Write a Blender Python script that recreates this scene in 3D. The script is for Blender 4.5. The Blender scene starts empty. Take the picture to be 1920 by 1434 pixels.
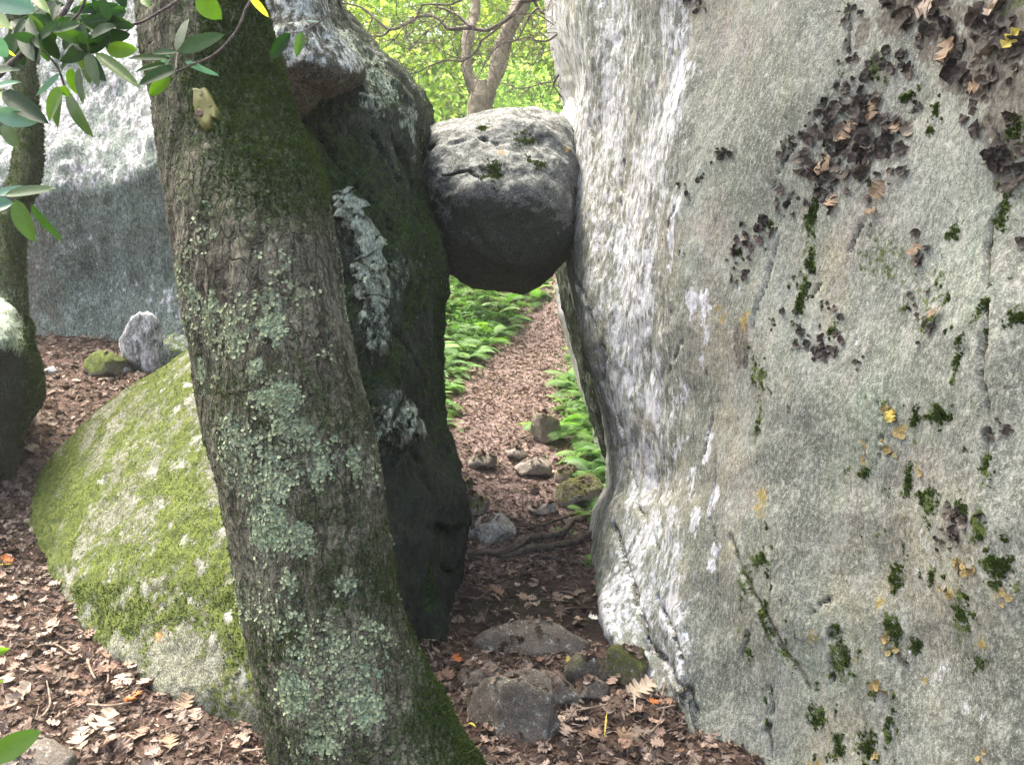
import bpy, math, random
import numpy as np
from mathutils import Vector
rnd = random.Random(7)
rng = np.random.default_rng(11)
C = bpy.context.scene.collection
S = bpy.context.scene

# ------------------------------------------------------------------ camera, light, exposure
CAM = np.array([0.0, 0.0, 1.6]); PITCH = math.radians(10.0)
FOC = 960 / math.tan(math.radians(30.0))
cd = bpy.data.cameras.new('camera'); cam = bpy.data.objects.new('camera', cd); C.objects.link(cam)
cam.location = CAM; cam.rotation_euler = (math.radians(90) - PITCH, 0, 0)
cd.sensor_width = 36; cd.lens = 18 / math.tan(math.radians(30.0)); cd.clip_end = 500; cd.clip_start = 0.05
S.camera = cam
SUN = np.array([-0.32, 0.30, 0.90]); SUN /= np.linalg.norm(SUN)
w = bpy.data.worlds.new('World'); S.world = w; w.use_nodes = True
sky = w.node_tree.nodes.new('ShaderNodeTexSky'); sky.sky_type = 'NISHITA'; sky.sun_disc = False
sky.sun_elevation = math.asin(SUN[2]); sky.sun_rotation = math.atan2(SUN[0], SUN[1]); sky.air_density = 0.8; sky.dust_density = 8.0; sky.ozone_density = 0.2
bg = w.node_tree.nodes['Background']; bg.inputs[1].default_value = 0.15
w.node_tree.links.new(sky.outputs[0], bg.inputs[0])
sl = bpy.data.lights.new('sun', 'SUN'); so = bpy.data.objects.new('sun', sl); C.objects.link(so)
sl.energy = 1.5; sl.angle = math.radians(22.0); sl.color = (1.0, 0.96, 0.88)
so.rotation_euler = Vector(SUN).to_track_quat('Z', 'Y').to_euler(); so.location = (0, 0, 12)
S.view_settings.view_transform = 'Standard'; S.view_settings.look = 'None'; S.view_settings.gamma = 1
S.view_settings.use_curve_mapping = False; S.view_settings.exposure = 2.75
S.render.engine = 'CYCLES'; S.cycles.max_bounces = 8; S.cycles.transparent_max_bounces = 8

RT = np.array([1.0, 0, 0]); FW = np.array([0, math.cos(PITCH), -math.sin(PITCH)]); UP = np.array([0, math.sin(PITCH), math.cos(PITCH)])
def at(px, py, d):
    """a world point: photo pixel at distance d along the view axis"""
    px = np.asarray(px, float)[..., None]; py = np.asarray(py, float)[..., None]; d = np.asarray(d, float)[..., None]
    return CAM + d * (FW + (px - 960) / FOC * RT - (py - 717) / FOC * UP)
def proj(V):
    q = V - CAM; dz = q @ FW; dz = np.where(np.abs(dz) < 1e-6, 1e-6, dz)
    return 960 + (q @ RT) / dz * FOC, 717 - (q @ UP) / dz * FOC, dz

# ------------------------------------------------------------------ noise
_p = rng.permutation(256); _p = np.concatenate([_p, _p, _p])
_g = rng.normal(size=(256, 3)); _g /= np.linalg.norm(_g, axis=1)[:, None]
def pn(P):
    P = np.asarray(P, float); I = np.floor(P).astype(int); F = P - I; I &= 255
    U = F * F * F * (F * (F * 6 - 15) + 10); out = 0
    for a in (0, 1):
        for b in (0, 1):
            for c in (0, 1):
                h = _p[_p[_p[(I[:, 0] + a) & 255] + ((I[:, 1] + b) & 255)] + ((I[:, 2] + c) & 255)]
                g = _g[h]; d = (F - (a, b, c))
                w_ = (U[:, 0] if a else 1 - U[:, 0]) * (U[:, 1] if b else 1 - U[:, 1]) * (U[:, 2] if c else 1 - U[:, 2])
                out = out + w_ * (g * d).sum(1)
    return out * 1.6
def fbm(P, f, o=4, g=0.5, ridge=False, sc=(1, 1, 1), off=0.0):
    P = np.asarray(P) * (np.array(sc) * f) + off; a = 1; s = 0; t = 0
    for k in range(o):
        n = pn(P)
        if ridge: n = 1 - 2 * np.abs(n)
        s = s + a * n; t += a; P = P * 2.03 + 17.3; a *= g
    return s / t
def sst(x, a, b):
    t = np.clip((x - a) / (b - a), 0, 1); return t * t * (3 - 2 * t)

# ------------------------------------------------------------------ mesh helpers
def mesh_np(name, V, quads=None, tris=None, smooth=True, attrs=None, cols=None):
    me = bpy.data.meshes.new(name); V = np.asarray(V, np.float32)
    nq = 0 if quads is None else len(quads); nt = 0 if tris is None else len(tris)
    me.vertices.add(len(V)); me.vertices.foreach_set('co', V.ravel())
    L = np.concatenate([x for x in ((np.asarray(quads).ravel() if nq else None), (np.asarray(tris).ravel() if nt else None)) if x is not None]).astype(np.int32)
    me.loops.add(len(L)); me.loops.foreach_set('vertex_index', L)
    me.polygons.add(nq + nt)
    st = np.concatenate([np.arange(nq) * 4, nq * 4 + np.arange(nt) * 3]).astype(np.int32)
    me.polygons.foreach_set('loop_start', st)
    me.polygons.foreach_set('loop_total', np.concatenate([np.full(nq, 4), np.full(nt, 3)]).astype(np.int32))
    me.polygons.foreach_set('use_smooth', np.full(nq + nt, smooth))
    me.update(calc_edges=True)
    for k, v in (attrs or {}).items():
        a = me.attributes.new(k, 'FLOAT', 'POINT'); a.data.foreach_set('value', np.asarray(v, np.float32))
    for k, v in (cols or {}).items():
        a = me.attributes.new(k, 'FLOAT_COLOR', 'POINT')
        v = np.asarray(v, np.float32); a.data.foreach_set('color', v.ravel())
    return me
def tag(o, label=None, cat=None, group=None, kind=None):
    if label: o['label'] = label
    if cat: o['category'] = cat
    if group: o['group'] = group
    if kind: o['kind'] = kind
    return o
def link(name, me, mat, parent=None):
    o = bpy.data.objects.new(name, me); C.objects.link(o)
    if mat is not None and me is not None and len(me.materials) == 0: me.materials.append(mat)
    if parent is not None: o.parent = parent
    return o
def empty(name, loc=(0, 0, 0)):
    o = bpy.data.objects.new(name, None); C.objects.link(o); o.location = loc; o.empty_display_size = 0.1
    return o

def catmull(P, spans, closed):
    """P (n, m, 3) interpolated along axis 0"""
    n = len(P); u = []
    for i, s in enumerate(spans): u += [i + k / s for k in range(s)]
    if not closed: u.append(n - 1 - 1e-9)
    u = np.array(u); i = np.floor(u).astype(int); t = (u - i)[:, None, None]
    if closed: ix = [(i + k) % n for k in (-1, 0, 1, 2)]
    else: ix = [np.clip(i + k, 0, n - 1) for k in (-1, 0, 1, 2)]
    a, b, c, d = (P[j] for j in ix)
    return 0.5 * (2 * b + (c - a) * t + (2 * a - 5 * b + 4 * c - d) * t * t + (3 * b - a - 3 * c + d) * t ** 3)
class Grid:
    """a closed ring surface (rows x closed columns) through control points"""
    def __init__(s, ctrl, sr, sc):
        P = catmull(np.asarray(ctrl, float), sr, False)
        P = catmull(P.transpose(1, 0, 2), sc, True).transpose(1, 0, 2)
        s.R, s.K = P.shape[:2]; s.P = P; s.fix()
    def normals(s):
        P = s.P; dc = np.roll(P, -1, 1) - np.roll(P, 1, 1)
        dr = np.empty_like(P); dr[1:-1] = P[2:] - P[:-2]; dr[0] = P[1] - P[0]; dr[-1] = P[-1] - P[-2]
        N = np.cross(dc, dr); N /= np.linalg.norm(N, axis=2)[..., None] + 1e-12; return N * s.sg
    def fix(s):
        s.sg = 1; N = s.normals(); c = s.P.mean(1, keepdims=True)
        if ((s.P - c) * N).sum(2).mean() < 0: s.sg = -1
    def flat(s): return s.P.reshape(-1, 3)
    def disp(s, h): s.P = s.P + s.normals() * np.asarray(h).reshape(s.R, s.K, 1)
    def mesh(s, name, attrs=None, cols=None, smooth=True):
        R, K = s.R, s.K; idx = np.arange(R * K).reshape(R, K)
        a = idx[:-1]; b = np.roll(idx, -1, 1)[:-1]; c = np.roll(idx, -1, 1)[1:]; d = idx[1:]
        q = np.stack([a, b, c, d], -1).reshape(-1, 4)
        if s.sg > 0: pass
        V = s.flat(); top = s.P[0].mean(0); bot = s.P[-1].mean(0); V = np.vstack([V, top, bot]); n = R * K
        r0 = idx[0]; r1 = idx[-1]
        t = np.vstack([np.stack([np.roll(r0, -1), r0, np.full(K, n)], -1), np.stack([r1, np.roll(r1, -1), np.full(K, n + 1)], -1)])
        ext = lambda v: np.concatenate([v, v[:1] * 0 + v[0], v[:1] * 0 + v[-1]]) if v.ndim == 1 else np.vstack([v, v[0], v[-1]])
        attrs = {k: ext(np.asarray(v)) for k, v in (attrs or {}).items()}
        cols = {k: ext(np.asarray(v)) for k, v in (cols or {}).items()}
        if s.sg < 0: q = q[:, ::-1]; t = t[:, ::-1]
        # Blender wants counter-clockwise seen from outside
        me = mesh_np(name, V, q, t, smooth, attrs, cols); return me
    def pick(s, px, py, rad=14):
        if not hasattr(s, '_pj') or s._pj[3] is not s.P: s._pj = (*proj(s.flat()), s.P)
        X, Y, D, _ = s._pj; m = (np.abs(X - px) < rad) & (np.abs(Y - py) < rad) & (D > 0)
        ix = np.nonzero(m)[0]
        if len(ix) == 0: return None
        dd = D[ix]; near = ix[dd < dd.min() + 0.25]
        k = near[np.argmin((X[near] - px) ** 2 + (Y[near] - py) ** 2)]; return k
    def blob(s, px, py, rx, ry, seed=0.0, rough=0.6, fr=None):
        """0..1 soft patch on the surface round the point seen at px,py; sizes in photo pixels there"""
        k = s.pick(px, py)
        if k is None: return np.zeros(s.R * s.K)
        V = s.flat(); c = V[k]; d = (c - CAM) @ FW; m = d / FOC
        q = V - c; rr = np.sqrt((np.hypot(q[:, 0], q[:, 1] * 0.8) / (rx * m)) ** 2 + (q[:, 2] / (ry * m)) ** 2)
        out = np.zeros(len(V)); near = rr < 2.2
        f = fr or 1.6 / (max(rx, ry) * m)
        out[near] = sst(1.2 - rr[near] + 1.5 * rough * fbm(V[near], f * 1.3, 5, 0.72, off=px * 0.37 + seed), -0.15, 1.05)
        return out
    def groove(s, pts, width_px, amp_n=0.5):
        """0..1 along a line seen through pts"""
        V = s.flat(); ks = [s.pick(*p) for p in pts]; ks = [k for k in ks if k is not None]
        out = np.zeros(len(V))
        if len(ks) < 2: return out
        L = V[ks]; m = ((L[0] - CAM) @ FW) / FOC; wd = width_px * m
        lo = L.min(0) - 4 * wd - .04; hi = L.max(0) + 4 * wd + .04
        ix = np.nonzero(((V > lo) & (V < hi)).all(1))[0]; W = V[ix]
        W = W + 0.02 * np.stack([fbm(W, 9, 3, off=5), fbm(W, 9, 3, off=31), fbm(W, 9, 3, off=77)], 1)
        best = np.full(len(W), 9.0)
        for a, b in zip(L[:-1], L[1:]):
            ab = b - a; t = np.clip(((W - a) @ ab) / (ab @ ab + 1e-9), 0, 1)
            best = np.minimum(best, np.linalg.norm(W - a - t[:, None] * ab, axis=1))
        out[ix] = 1 - sst(best / wd, 0.15, 1.0); return out
def ring_rows(rows, K=14, ex=0.85, seed=None):
    """rows: (py, px_left, px_right, d_front, d_back) -> control rings"""
    out = []
    for (py, L, R_, dF, dB) in rows:
        th = np.arange(K) / K * 2 * math.pi
        c, s = np.cos(th), np.sin(th)
        x = np.sign(c) * np.abs(c) ** ex; y = np.sign(s) * np.abs(s) ** ex
        out.append(at((L + R_) / 2 + x * (R_ - L) / 2, np.full(K, py), (dF + dB) / 2 - y * (dB - dF) / 2))
    return np.array(out)
def scatter(P, N, T, tri, size, tint=None, tilt=0.5, squash=(1, 1, 1), sizes=None, spin=None):
    """copies of the little mesh T (k,3; z = up) on points P with normals N, all joined"""
    n = len(P); k = len(T); N = N + tilt * rng.normal(size=(n, 3)); N /= np.linalg.norm(N, axis=1)[:, None]
    R_ = rng.normal(size=(n, 3)) if spin is None else spin
    X = np.cross(R_, N); X /= np.linalg.norm(X, axis=1)[:, None] + 1e-9; Y = np.cross(N, X)
    s = size * (0.6 + 0.8 * rng.random(n)) if sizes is None else sizes
    T = T * np.array(squash)
    V = P[:, None] + s[:, None, None] * (T[None, :, 0:1] * X[:, None] + T[None, :, 1:2] * Y[:, None] + T[None, :, 2:3] * N[:, None])
    F = (np.asarray(tri)[None] + (np.arange(n) * k)[:, None, None]).reshape(-1, 3)
    ti = np.repeat(rng.random(n) if tint is None else tint, k)
    return V.reshape(-1, 3), F, ti
def join(parts):
    V, F, T = [], [], []; o = 0
    for v, f, t in parts: V.append(v); F.append(f + o); T.append(t); o += len(v)
    return np.vstack(V), np.vstack(F), np.concatenate(T)
def tube(pts, rad, n=8, sub=4, rough=0.0, seed=0):
    P = np.asarray(pts, float); m = len(P); rad = np.interp(np.linspace(0, 1, m), np.linspace(0, 1, len(rad)), rad) if len(rad) != m else np.asarray(rad, float)
    A = catmull(np.hstack([P, rad[:, None]])[:, None, :], [sub] * (m - 1), False)[:, 0]
    P, r = A[:, :3], np.maximum(A[:, 3], 1e-4); T = np.gradient(P, axis=0); T /= np.linalg.norm(T, axis=1)[:, None] + 1e-9
    up = np.array([0.31, 0.2, 0.93]); X = np.cross(T, up); X /= np.linalg.norm(X, axis=1)[:, None] + 1e-9; Y = np.cross(T, X)
    th = np.arange(n) / n * 2 * math.pi
    D = np.cos(th)[None, :, None] * X[:, None] + np.sin(th)[None, :, None] * Y[:, None]
    rr = np.repeat(r[:, None], n, 1)
    if rough: rr = rr * (1 + rough * fbm((P[:, None] + D * r[:, None, None]).reshape(-1, 3), 0.6 / r.mean(), 3, off=seed).reshape(rr.shape))
    V = P[:, None] + D * rr[..., None]; idx = np.arange(len(P) * n).reshape(-1, n)
    a = idx[:-1]; b = np.roll(idx, -1, 1)[:-1]; c = np.roll(idx, -1, 1)[1:]; d = idx[1:]
    q = np.stack([a, b, c, d], -1).reshape(-1, 4); tr = np.vstack([q[:, [0, 1, 2]], q[:, [0, 2, 3]]])
    V = V.reshape(-1, 3); e = len(V); V = np.vstack([V, P[0], P[-1]])
    tr = np.vstack([tr, np.stack([np.roll(idx[0], -1), idx[0], np.full(n, e)], -1), np.stack([idx[-1], np.roll(idx[-1], -1), np.full(n, e + 1)], -1)])
    return V, tr, np.zeros(len(V))
def tri_mesh(name, j, smooth=True): return mesh_np(name, j[0], None, j[1], smooth, {'tint': j[2]})

# ------------------------------------------------------------------ materials
class NT:
    def __init__(s, name):
        s.m = bpy.data.materials.new(name); s.m.use_nodes = True; s.t = s.m.node_tree; s.t.nodes.clear()
        s.out = s.n('OutputMaterial'); s.tc = s.n('TexCoord').outputs['Object']
    def n(s, k, **kw):
        x = s.t.nodes.new('ShaderNode' + k)
        for a, b in kw.items(): setattr(x, a, b)
        return x
    def set(s, inp, v):
        if isinstance(v, bpy.types.NodeSocket): s.t.links.new(v, inp)
        elif v is not None: inp.default_value = v if not (isinstance(v, tuple) and len(v) == 3 and inp.type == 'RGBA') else (*v, 1)
    def mp(s, sc): 
        m = s.n('Mapping'); s.set(m.inputs['Vector'], s.tc); m.inputs['Scale'].default_value = sc; return m.outputs[0]
    def noise(s, f, det=4, rough=0.6, vec=None, dist=0.0):
        x = s.n('TexNoise'); s.set(x.inputs['Vector'], vec or s.tc); x.inputs['Scale'].default_value = f
        x.inputs['Detail'].default_value = det; x.inputs['Roughness'].default_value = rough; x.inputs['Distortion'].default_value = dist; return x.outputs[0]
    def voro(s, f, vec=None, feat='F1', out=0, rand=1.0):
        x = s.n('TexVoronoi', feature=feat); s.set(x.inputs['Vector'], vec or s.tc); x.inputs['Scale'].default_value = f; x.inputs['Randomness'].default_value = rand; return x.outputs[out]
    def math(s, op, a, b=0.0, c=None, clamp=False):
        x = s.n('Math', operation=op, use_clamp=clamp); s.set(x.inputs[0], a); s.set(x.inputs[1], b)
        if c is not None: s.set(x.inputs[2], c)
        return x.outputs[0]
    def step(s, v, a, b):
        x = s.n('MapRange', interpolation_type='SMOOTHSTEP'); s.set(x.inputs[0], v); x.inputs[1].default_value = a; x.inputs[2].default_value = b; return x.outputs[0]
    def mix(s, f, a, b, mode='MIX'):
        x = s.n('Mix', data_type='RGBA', blend_type=mode); s.set(x.inputs[0], f); s.set(x.inputs[6], a); s.set(x.inputs[7], b); return x.outputs[2]
    def attr(s, name, sep=False):
        x = s.n('Attribute', attribute_name=name)
        if not sep: return x.outputs['Fac']
        y = s.n('SeparateColor'); s.set(y.inputs[0], x.outputs['Color']); return y.outputs[0], y.outputs[1], y.outputs[2], x.outputs['Alpha']
    def ramp(s, v, stops, mode='LINEAR'):
        x = s.n('ValToRGB'); s.set(x.inputs[0], v); r = x.color_ramp; r.interpolation = mode
        while len(r.elements) < len(stops): r.elements.new(0.5)
        for e, (p, c) in zip(r.elements, stops): e.position = p; e.color = (*c, 1)
        return x.outputs[0]
    def bsdf(s, col, rough=0.85, bump=None, bs=0.4, bd=0.01, trans=0.0, tcol=None, spec=0.3, sheen=0):
        b = s.n('BsdfPrincipled'); s.set(b.inputs['Base Color'], col); s.set(b.inputs['Roughness'], rough); b.inputs['Specular IOR Level'].default_value = spec
        if bump is not None:
            bu = s.n('Bump'); s.set(bu.inputs['Height'], bump); bu.inputs['Strength'].default_value = bs; bu.inputs['Distance'].default_value = bd
            s.set(b.inputs['Normal'], bu.outputs[0])
        sh = b.outputs[0]
        if trans > 0:
            t = s.n('BsdfTranslucent'); s.set(t.inputs[0], tcol if tcol is not None else col)
            m = s.n('MixShader'); m.inputs[0].default_value = trans; s.set(m.inputs[1], sh); s.set(m.inputs[2], t.outputs[0]); sh = m.outputs[0]
        s.set(s.out.inputs[0], sh); return s.m

def rock_mat(name, base, dark, light, streak=None, fine=1.0, moss=(0.035, 0.055, 0.014), moss2=(0.09, 0.12, 0.02), lichen=(0.62, 0.66, 0.62), lich2=(0.40, 0.44, 0.40), ochre=(0.42, 0.30, 0.09), stain_shade=(0.05, 0.045, 0.035), bs=0.7, lf=1.0, hues=None, grit=1.0):
    """attribute masks: r moss, g pale lichen and painted light, b dark marks and painted shade, a ochre"""
    t = NT(name); v = t.mp(streak) if streak else t.tc
    n1 = t.noise(2.2 * fine, 6, 0.62, v); n2 = t.noise(14 * fine, 5, 0.7, v); n3 = t.noise(75 * fine, 3, 0.7, v); iso = t.noise(160 * fine, 2, 0.7)
    if hues:
        for hi, hc in enumerate(hues):
            mpn = t.n('Mapping'); t.set(mpn.inputs['Vector'], t.tc); mpn.inputs['Location'].default_value = (7.3 * hi + 3, 2.1 * hi, 5.7 * hi); mpn.inputs['Scale'].default_value = (1, 1, .6)
            base = t.mix(t.math('MULTIPLY', t.step(t.noise(2.6, 6, 0.7, mpn.outputs[0]), 0.46, 0.62), 0.85), base, hc)
    c = t.mix(t.step(n1, 0.35, 0.65), dark, base)
    c = t.mix(t.math('MULTIPLY', t.step(n2, 0.45, 0.7), 0.75), c, light)
    c = t.mix(t.math('MULTIPLY', t.step(n3, 0.5, 0.68), 0.55), c, tuple(min(1, x * 1.35) for x in light))
    c = t.mix(t.math('MULTIPLY', t.step(n3, 0.50, 0.36), 0.8 * grit), c, tuple(x * 0.4 for x in dark))
    c = t.mix(t.math('MULTIPLY', t.step(t.noise(34 * fine, 4, 0.85), 0.47, 0.38), 0.55 * grit), c, tuple(x * 0.5 for x in dark))
    c = t.mix(t.math('MULTIPLY', t.step(iso, 0.47, 0.33), 0.7 * grit), c, tuple(x * 0.4 for x in dark))
    c = t.mix(t.math('MULTIPLY', t.step(iso, 0.55, 0.68), 0.5), c, tuple(min(1, x * 1.5) for x in light))
    r, g, b_, a = t.attr('masks', True)
    jit = t.math('SUBTRACT', t.noise(38 * lf, 5, 0.75), 0.5); jit2 = t.math('SUBTRACT', t.noise(26 * lf, 6, 0.8, v), 0.5)
    def m_(x, j, k=1.3): return t.step(t.math('ADD', x, t.math('MULTIPLY', j, k)), 0.42, 0.58)
    mb = m_(b_, jit2, 1.2); mg = t.step(t.math('ADD', g, t.math('MULTIPLY', jit2, 2.6)), 0.36, 0.68); ma = m_(a, jit, 2.2); mm = t.step(t.math('ADD', r, t.math('MULTIPLY', jit, 2.2)), 0.38, 0.66)
    c = t.mix(t.math('MULTIPLY', mb, 0.85), c, t.mix(t.step(n3, 0.35, 0.7), stain_shade, tuple(x * 3 for x in stain_shade)))
    lc = t.mix(t.step(t.noise(60 * lf, 4, 0.8, v), 0.40, 0.62), lich2, lichen)
    c = t.mix(t.math('MULTIPLY', mg, 0.92), c, lc)
    c = t.mix(ma, c, t.mix(t.step(n3, 0.4, 0.65), tuple(x * 0.6 for x in ochre), ochre))
    mc = t.mix(t.step(t.noise(30 * lf, 5, 0.8), 0.38, 0.66), moss, moss2)
    mc = t.mix(t.step(t.noise(150 * lf, 3, 0.8), 0.5, 0.33), mc, tuple(x * 0.35 for x in moss))
    c = t.mix(mm, c, mc)
    h = t.math('ADD', t.math('MULTIPLY', n2, 0.6), t.math('MULTIPLY', n3, 0.45)); h = t.math('ADD', h, t.math('MULTIPLY', iso, 0.22))
    h = t.math('ADD', h, t.math('MULTIPLY', mg, 0.12)); h = t.math('ADD', h, t.math('MULTIPLY', mm, t.math('MULTIPLY', t.noise(120 * lf, 3, 0.8), 0.9)))
    return t.bsdf(c, 0.88, h, bs, 0.025, spec=0.25)
def leaf_mat(name, stops, trans=0.35, tr_mul=(1.3, 1.5, 0.6), rough=0.5, objrand=False, spec=0.4, var=0.35):
    t = NT(name)
    f = t.n('ObjectInfo').outputs['Random'] if objrand else t.attr('tint')
    c = t.ramp(f, stops); n = t.noise(70, 4, 0.7)
    c = t.mix(t.math('MULTIPLY', t.step(n, 0.6, 0.35), var), c, tuple(0.35 * sum(s[1][i] for s in stops) / len(stops) for i in range(3)))
    tc = t.mix(1.0, c, tuple(min(x, 4) for x in tr_mul), 'MULTIPLY')
    return t.bsdf(c, rough, n, 0.25, 0.004, trans, tc, spec)

M = {}
M['cliff'] = rock_mat('cliff_rock', (0.182, 0.188, 0.150), (0.095, 0.104, 0.084), (0.275, 0.285, 0.24), hues=[(0.25, 0.212, 0.195), (0.140, 0.185, 0.125), (0.25, 0.23, 0.15), (0.185, 0.212, 0.185)], fine=1.3, lf=1.0, streak=(1.0, 1.0, 0.55), lichen=(0.58, 0.61, 0.65), lich2=(0.36, 0.355, 0.365), ochre=(0.30, 0.24, 0.09), bs=0.4, grit=.55)
M['dark'] = rock_mat('shaded_boulder_rock', (0.017, 0.025, 0.015), (0.007, 0.011, 0.007), (0.06, 0.082, 0.055), moss=(0.004, 0.012, 0.003), moss2=(0.045, 0.090, 0.018), lichen=(0.40, 0.47, 0.38), lich2=(0.12, 0.15, 0.11), stain_shade=(0.006, 0.009, 0.006), streak=(1.3, 1.0, 0.6), fine=1.1)
M['chock'] = rock_mat('chockstone_rock', (0.13, 0.135, 0.13), (0.062, 0.068, 0.062), (0.21, 0.22, 0.21), fine=1.6, moss=(0.04, 0.055, 0.015), moss2=(0.09, 0.11, 0.03), lichen=(0.36, 0.37, 0.35), lich2=(0.2, 0.21, 0.19), stain_shade=(0.020, 0.026, 0.019))
M['back'] = rock_mat('back_wall_rock', (0.11, 0.142, 0.115), (0.06, 0.078, 0.068), (0.22, 0.26, 0.235), fine=0.75, lf=0.5, streak=(1.2, 1, .55), lichen=(0.56, 0.57, 0.60), lich2=(0.17, 0.165, 0.165))
M['mossy'] = rock_mat('mossy_boulder_rock', (0.17, 0.175, 0.12), (0.09, 0.095, 0.06), (0.27, 0.275, 0.22), moss=(0.05, 0.072, 0.012), moss2=(0.135, 0.17, 0.024), fine=1.8, lichen=(0.31, 0.32, 0.27), lich2=(0.21, 0.22, 0.17), ochre=(0.36, 0.22, 0.09))
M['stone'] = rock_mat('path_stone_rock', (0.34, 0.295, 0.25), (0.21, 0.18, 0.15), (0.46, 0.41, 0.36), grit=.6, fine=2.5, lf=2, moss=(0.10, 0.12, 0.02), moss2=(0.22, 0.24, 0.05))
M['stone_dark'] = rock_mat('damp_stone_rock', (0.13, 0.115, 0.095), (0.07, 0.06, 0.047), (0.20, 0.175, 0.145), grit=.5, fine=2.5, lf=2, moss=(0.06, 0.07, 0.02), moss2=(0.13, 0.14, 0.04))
M['far_rock'] = rock_mat('distant_rock', (0.30, 0.32, 0.33), (0.2, 0.21, 0.22), (0.45, 0.48, 0.5))

def bark_mat():
    t = NT('mossy_bark'); v = t.mp((1, 1, 0.28)); hv = t.mp((1, 1, 3.2))
    n1 = t.noise(9, 6, 0.7, v); n2 = t.noise(45, 5, 0.75, v); n3 = t.noise(150, 3, 0.75); nh = t.noise(22, 4, 0.7, hv)
    c = t.mix(t.step(n1, 0.38, 0.62), (0.055, 0.052, 0.035), (0.18, 0.175, 0.125))
    c = t.mix(t.math('MULTIPLY', t.step(n2, 0.5, 0.66), 0.8), c, (0.28, 0.255, 0.19))
    c = t.mix(t.math('MULTIPLY', t.step(nh, 0.56, 0.70), 0.45), c, (0.26, 0.235, 0.18))
    c = t.mix(t.math('MULTIPLY', t.step(n3, 0.48, 0.34), 0.8), c, (0.014, 0.011, 0.008))
    wv = t.n('VectorMath', operation='ADD'); t.set(wv.inputs[0], v); nn = t.n('TexNoise'); t.set(nn.inputs['Vector'], t.tc); nn.inputs['Scale'].default_value = 14; nn.inputs['Detail'].default_value = 3
    sc_ = t.n('VectorMath', operation='SCALE'); t.set(sc_.inputs[0], nn.outputs['Color']); sc_.inputs['Scale'].default_value = 0.045; t.set(wv.inputs[1], sc_.outputs[0])
    ed = t.voro(26, wv.outputs[0], 'DISTANCE_TO_EDGE'); ed2 = t.voro(60, wv.outputs[0], 'DISTANCE_TO_EDGE'); crk = t.math('MAXIMUM', t.step(ed, .085, .01), t.math('MULTIPLY', t.step(ed2, .07, .0), .6))
    c = t.mix(t.math('MULTIPLY', crk, 0.6), c, (0.016, 0.013, 0.009))
    r, g, b_, a = t.attr('masks', True)
    j = t.math('SUBTRACT', t.noise(55, 5, 0.8), 0.5); cell = t.voro(95)
    mm = t.step(t.math('ADD', r, t.math('MULTIPLY', j, 1.9)), 0.40, 0.62)
    ml = t.step(t.math('ADD', g, t.math('MULTIPLY', j, 2.2)), 0.44, 0.56)
    mc = t.mix(t.step(n3, 0.38, 0.68), (0.012, 0.026, 0.008), (0.065, 0.10, 0.025))
    c = t.mix(t.math('MULTIPLY', mm, 0.78), c, mc)
    lc = t.mix(t.step(cell, 0.1, 0.65), (0.42, 0.47, 0.29), (0.20, 0.235, 0.14)); lc = t.mix(t.step(t.noise(8, 3, 0.6), 0.45, 0.6), lc, (0.30, 0.40, 0.26))
    lc = t.mix(t.step(a, 0.3, 0.8), lc, t.mix(t.step(cell, 0.1, 0.7), (0.50, 0.66, 0.42), (0.31, 0.44, 0.26)))
    lc = t.mix(t.math('MULTIPLY', t.step(n3, 0.5, 0.36), 0.7), lc, (0.09, 0.11, 0.08))
    c = t.mix(t.math('MULTIPLY', ml, 0.9), c, lc)
    c = t.mix(t.math('MULTIPLY', b_, 0.6), c, (0.012, 0.010, 0.008))
    h = t.math('ADD', t.math('MULTIPLY', n2, 0.8), t.math('MULTIPLY', n3, 0.5)); h = t.math('SUBTRACT', h, t.math('MULTIPLY', crk, 0.5)); h = t.math('ADD', h, t.math('MULTIPLY', ml, t.math('SUBTRACT', 0.5, cell)))
    return t.bsdf(c, 0.92, h, 0.9, 0.02, spec=0.15)
M['bark'] = bark_mat()
def simple_rough(name, a, b, f, streak=None, bs=0.6, c3=None):
    t = NT(name); v = t.mp(streak) if streak else t.tc; n = t.noise(f, 6, 0.7, v); n2 = t.noise(f * 7, 4, 0.75, v)
    c = t.mix(t.step(n, 0.35, 0.65), a, b)
    c = t.mix(t.math('MULTIPLY', t.step(n2, 0.52, 0.68), 0.6), c, c3 or tuple(min(1, x * 1.8) for x in b))
    c = t.mix(t.math('MULTIPLY', t.step(n2, 0.46, 0.32), 0.7), c, tuple(x * 0.4 for x in a))
    return t.bsdf(c, 0.9, t.math('ADD', n, n2), bs, 0.02, spec=0.2)
M['farbark'] = simple_rough('twin_tree_bark', (0.16, 0.135, 0.105), (0.32, 0.28, 0.22), 6, (1, 1, 0.6), c3=(0.42, 0.42, 0.28))
M['twig'] = simple_rough('twig_bark', (0.085, 0.07, 0.065), (0.17, 0.145, 0.13), 30)
M['root'] = simple_rough('root_bark', (0.045, 0.036, 0.03), (0.14, 0.12, 0.10), 25, (1, 1, 2))
M['deadwood'] = simple_rough('dead_twig_wood', (0.13, 0.095, 0.07), (0.30, 0.235, 0.18), 40)
M['soil'] = simple_rough('forest_soil', (0.055, 0.035, 0.026), (0.11, 0.072, 0.055), 7, bs=1.0, c3=(0.20, 0.14, 0.11))
M['path'] = simple_rough('trodden_path_soil', (0.13, 0.082, 0.068), (0.21, 0.14, 0.12), 8, bs=1.0, c3=(0.36, 0.27, 0.24))
LIT = [(0.0, (0.035, 0.022, 0.015)), (0.25, (0.088, 0.060, 0.044)), (0.5, (0.150, 0.112, 0.088)), (0.75, (0.235, 0.188, 0.155)), (0.92, (0.40, 0.325, 0.265)), (1.0, (0.34, 0.20, 0.10))]
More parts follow.
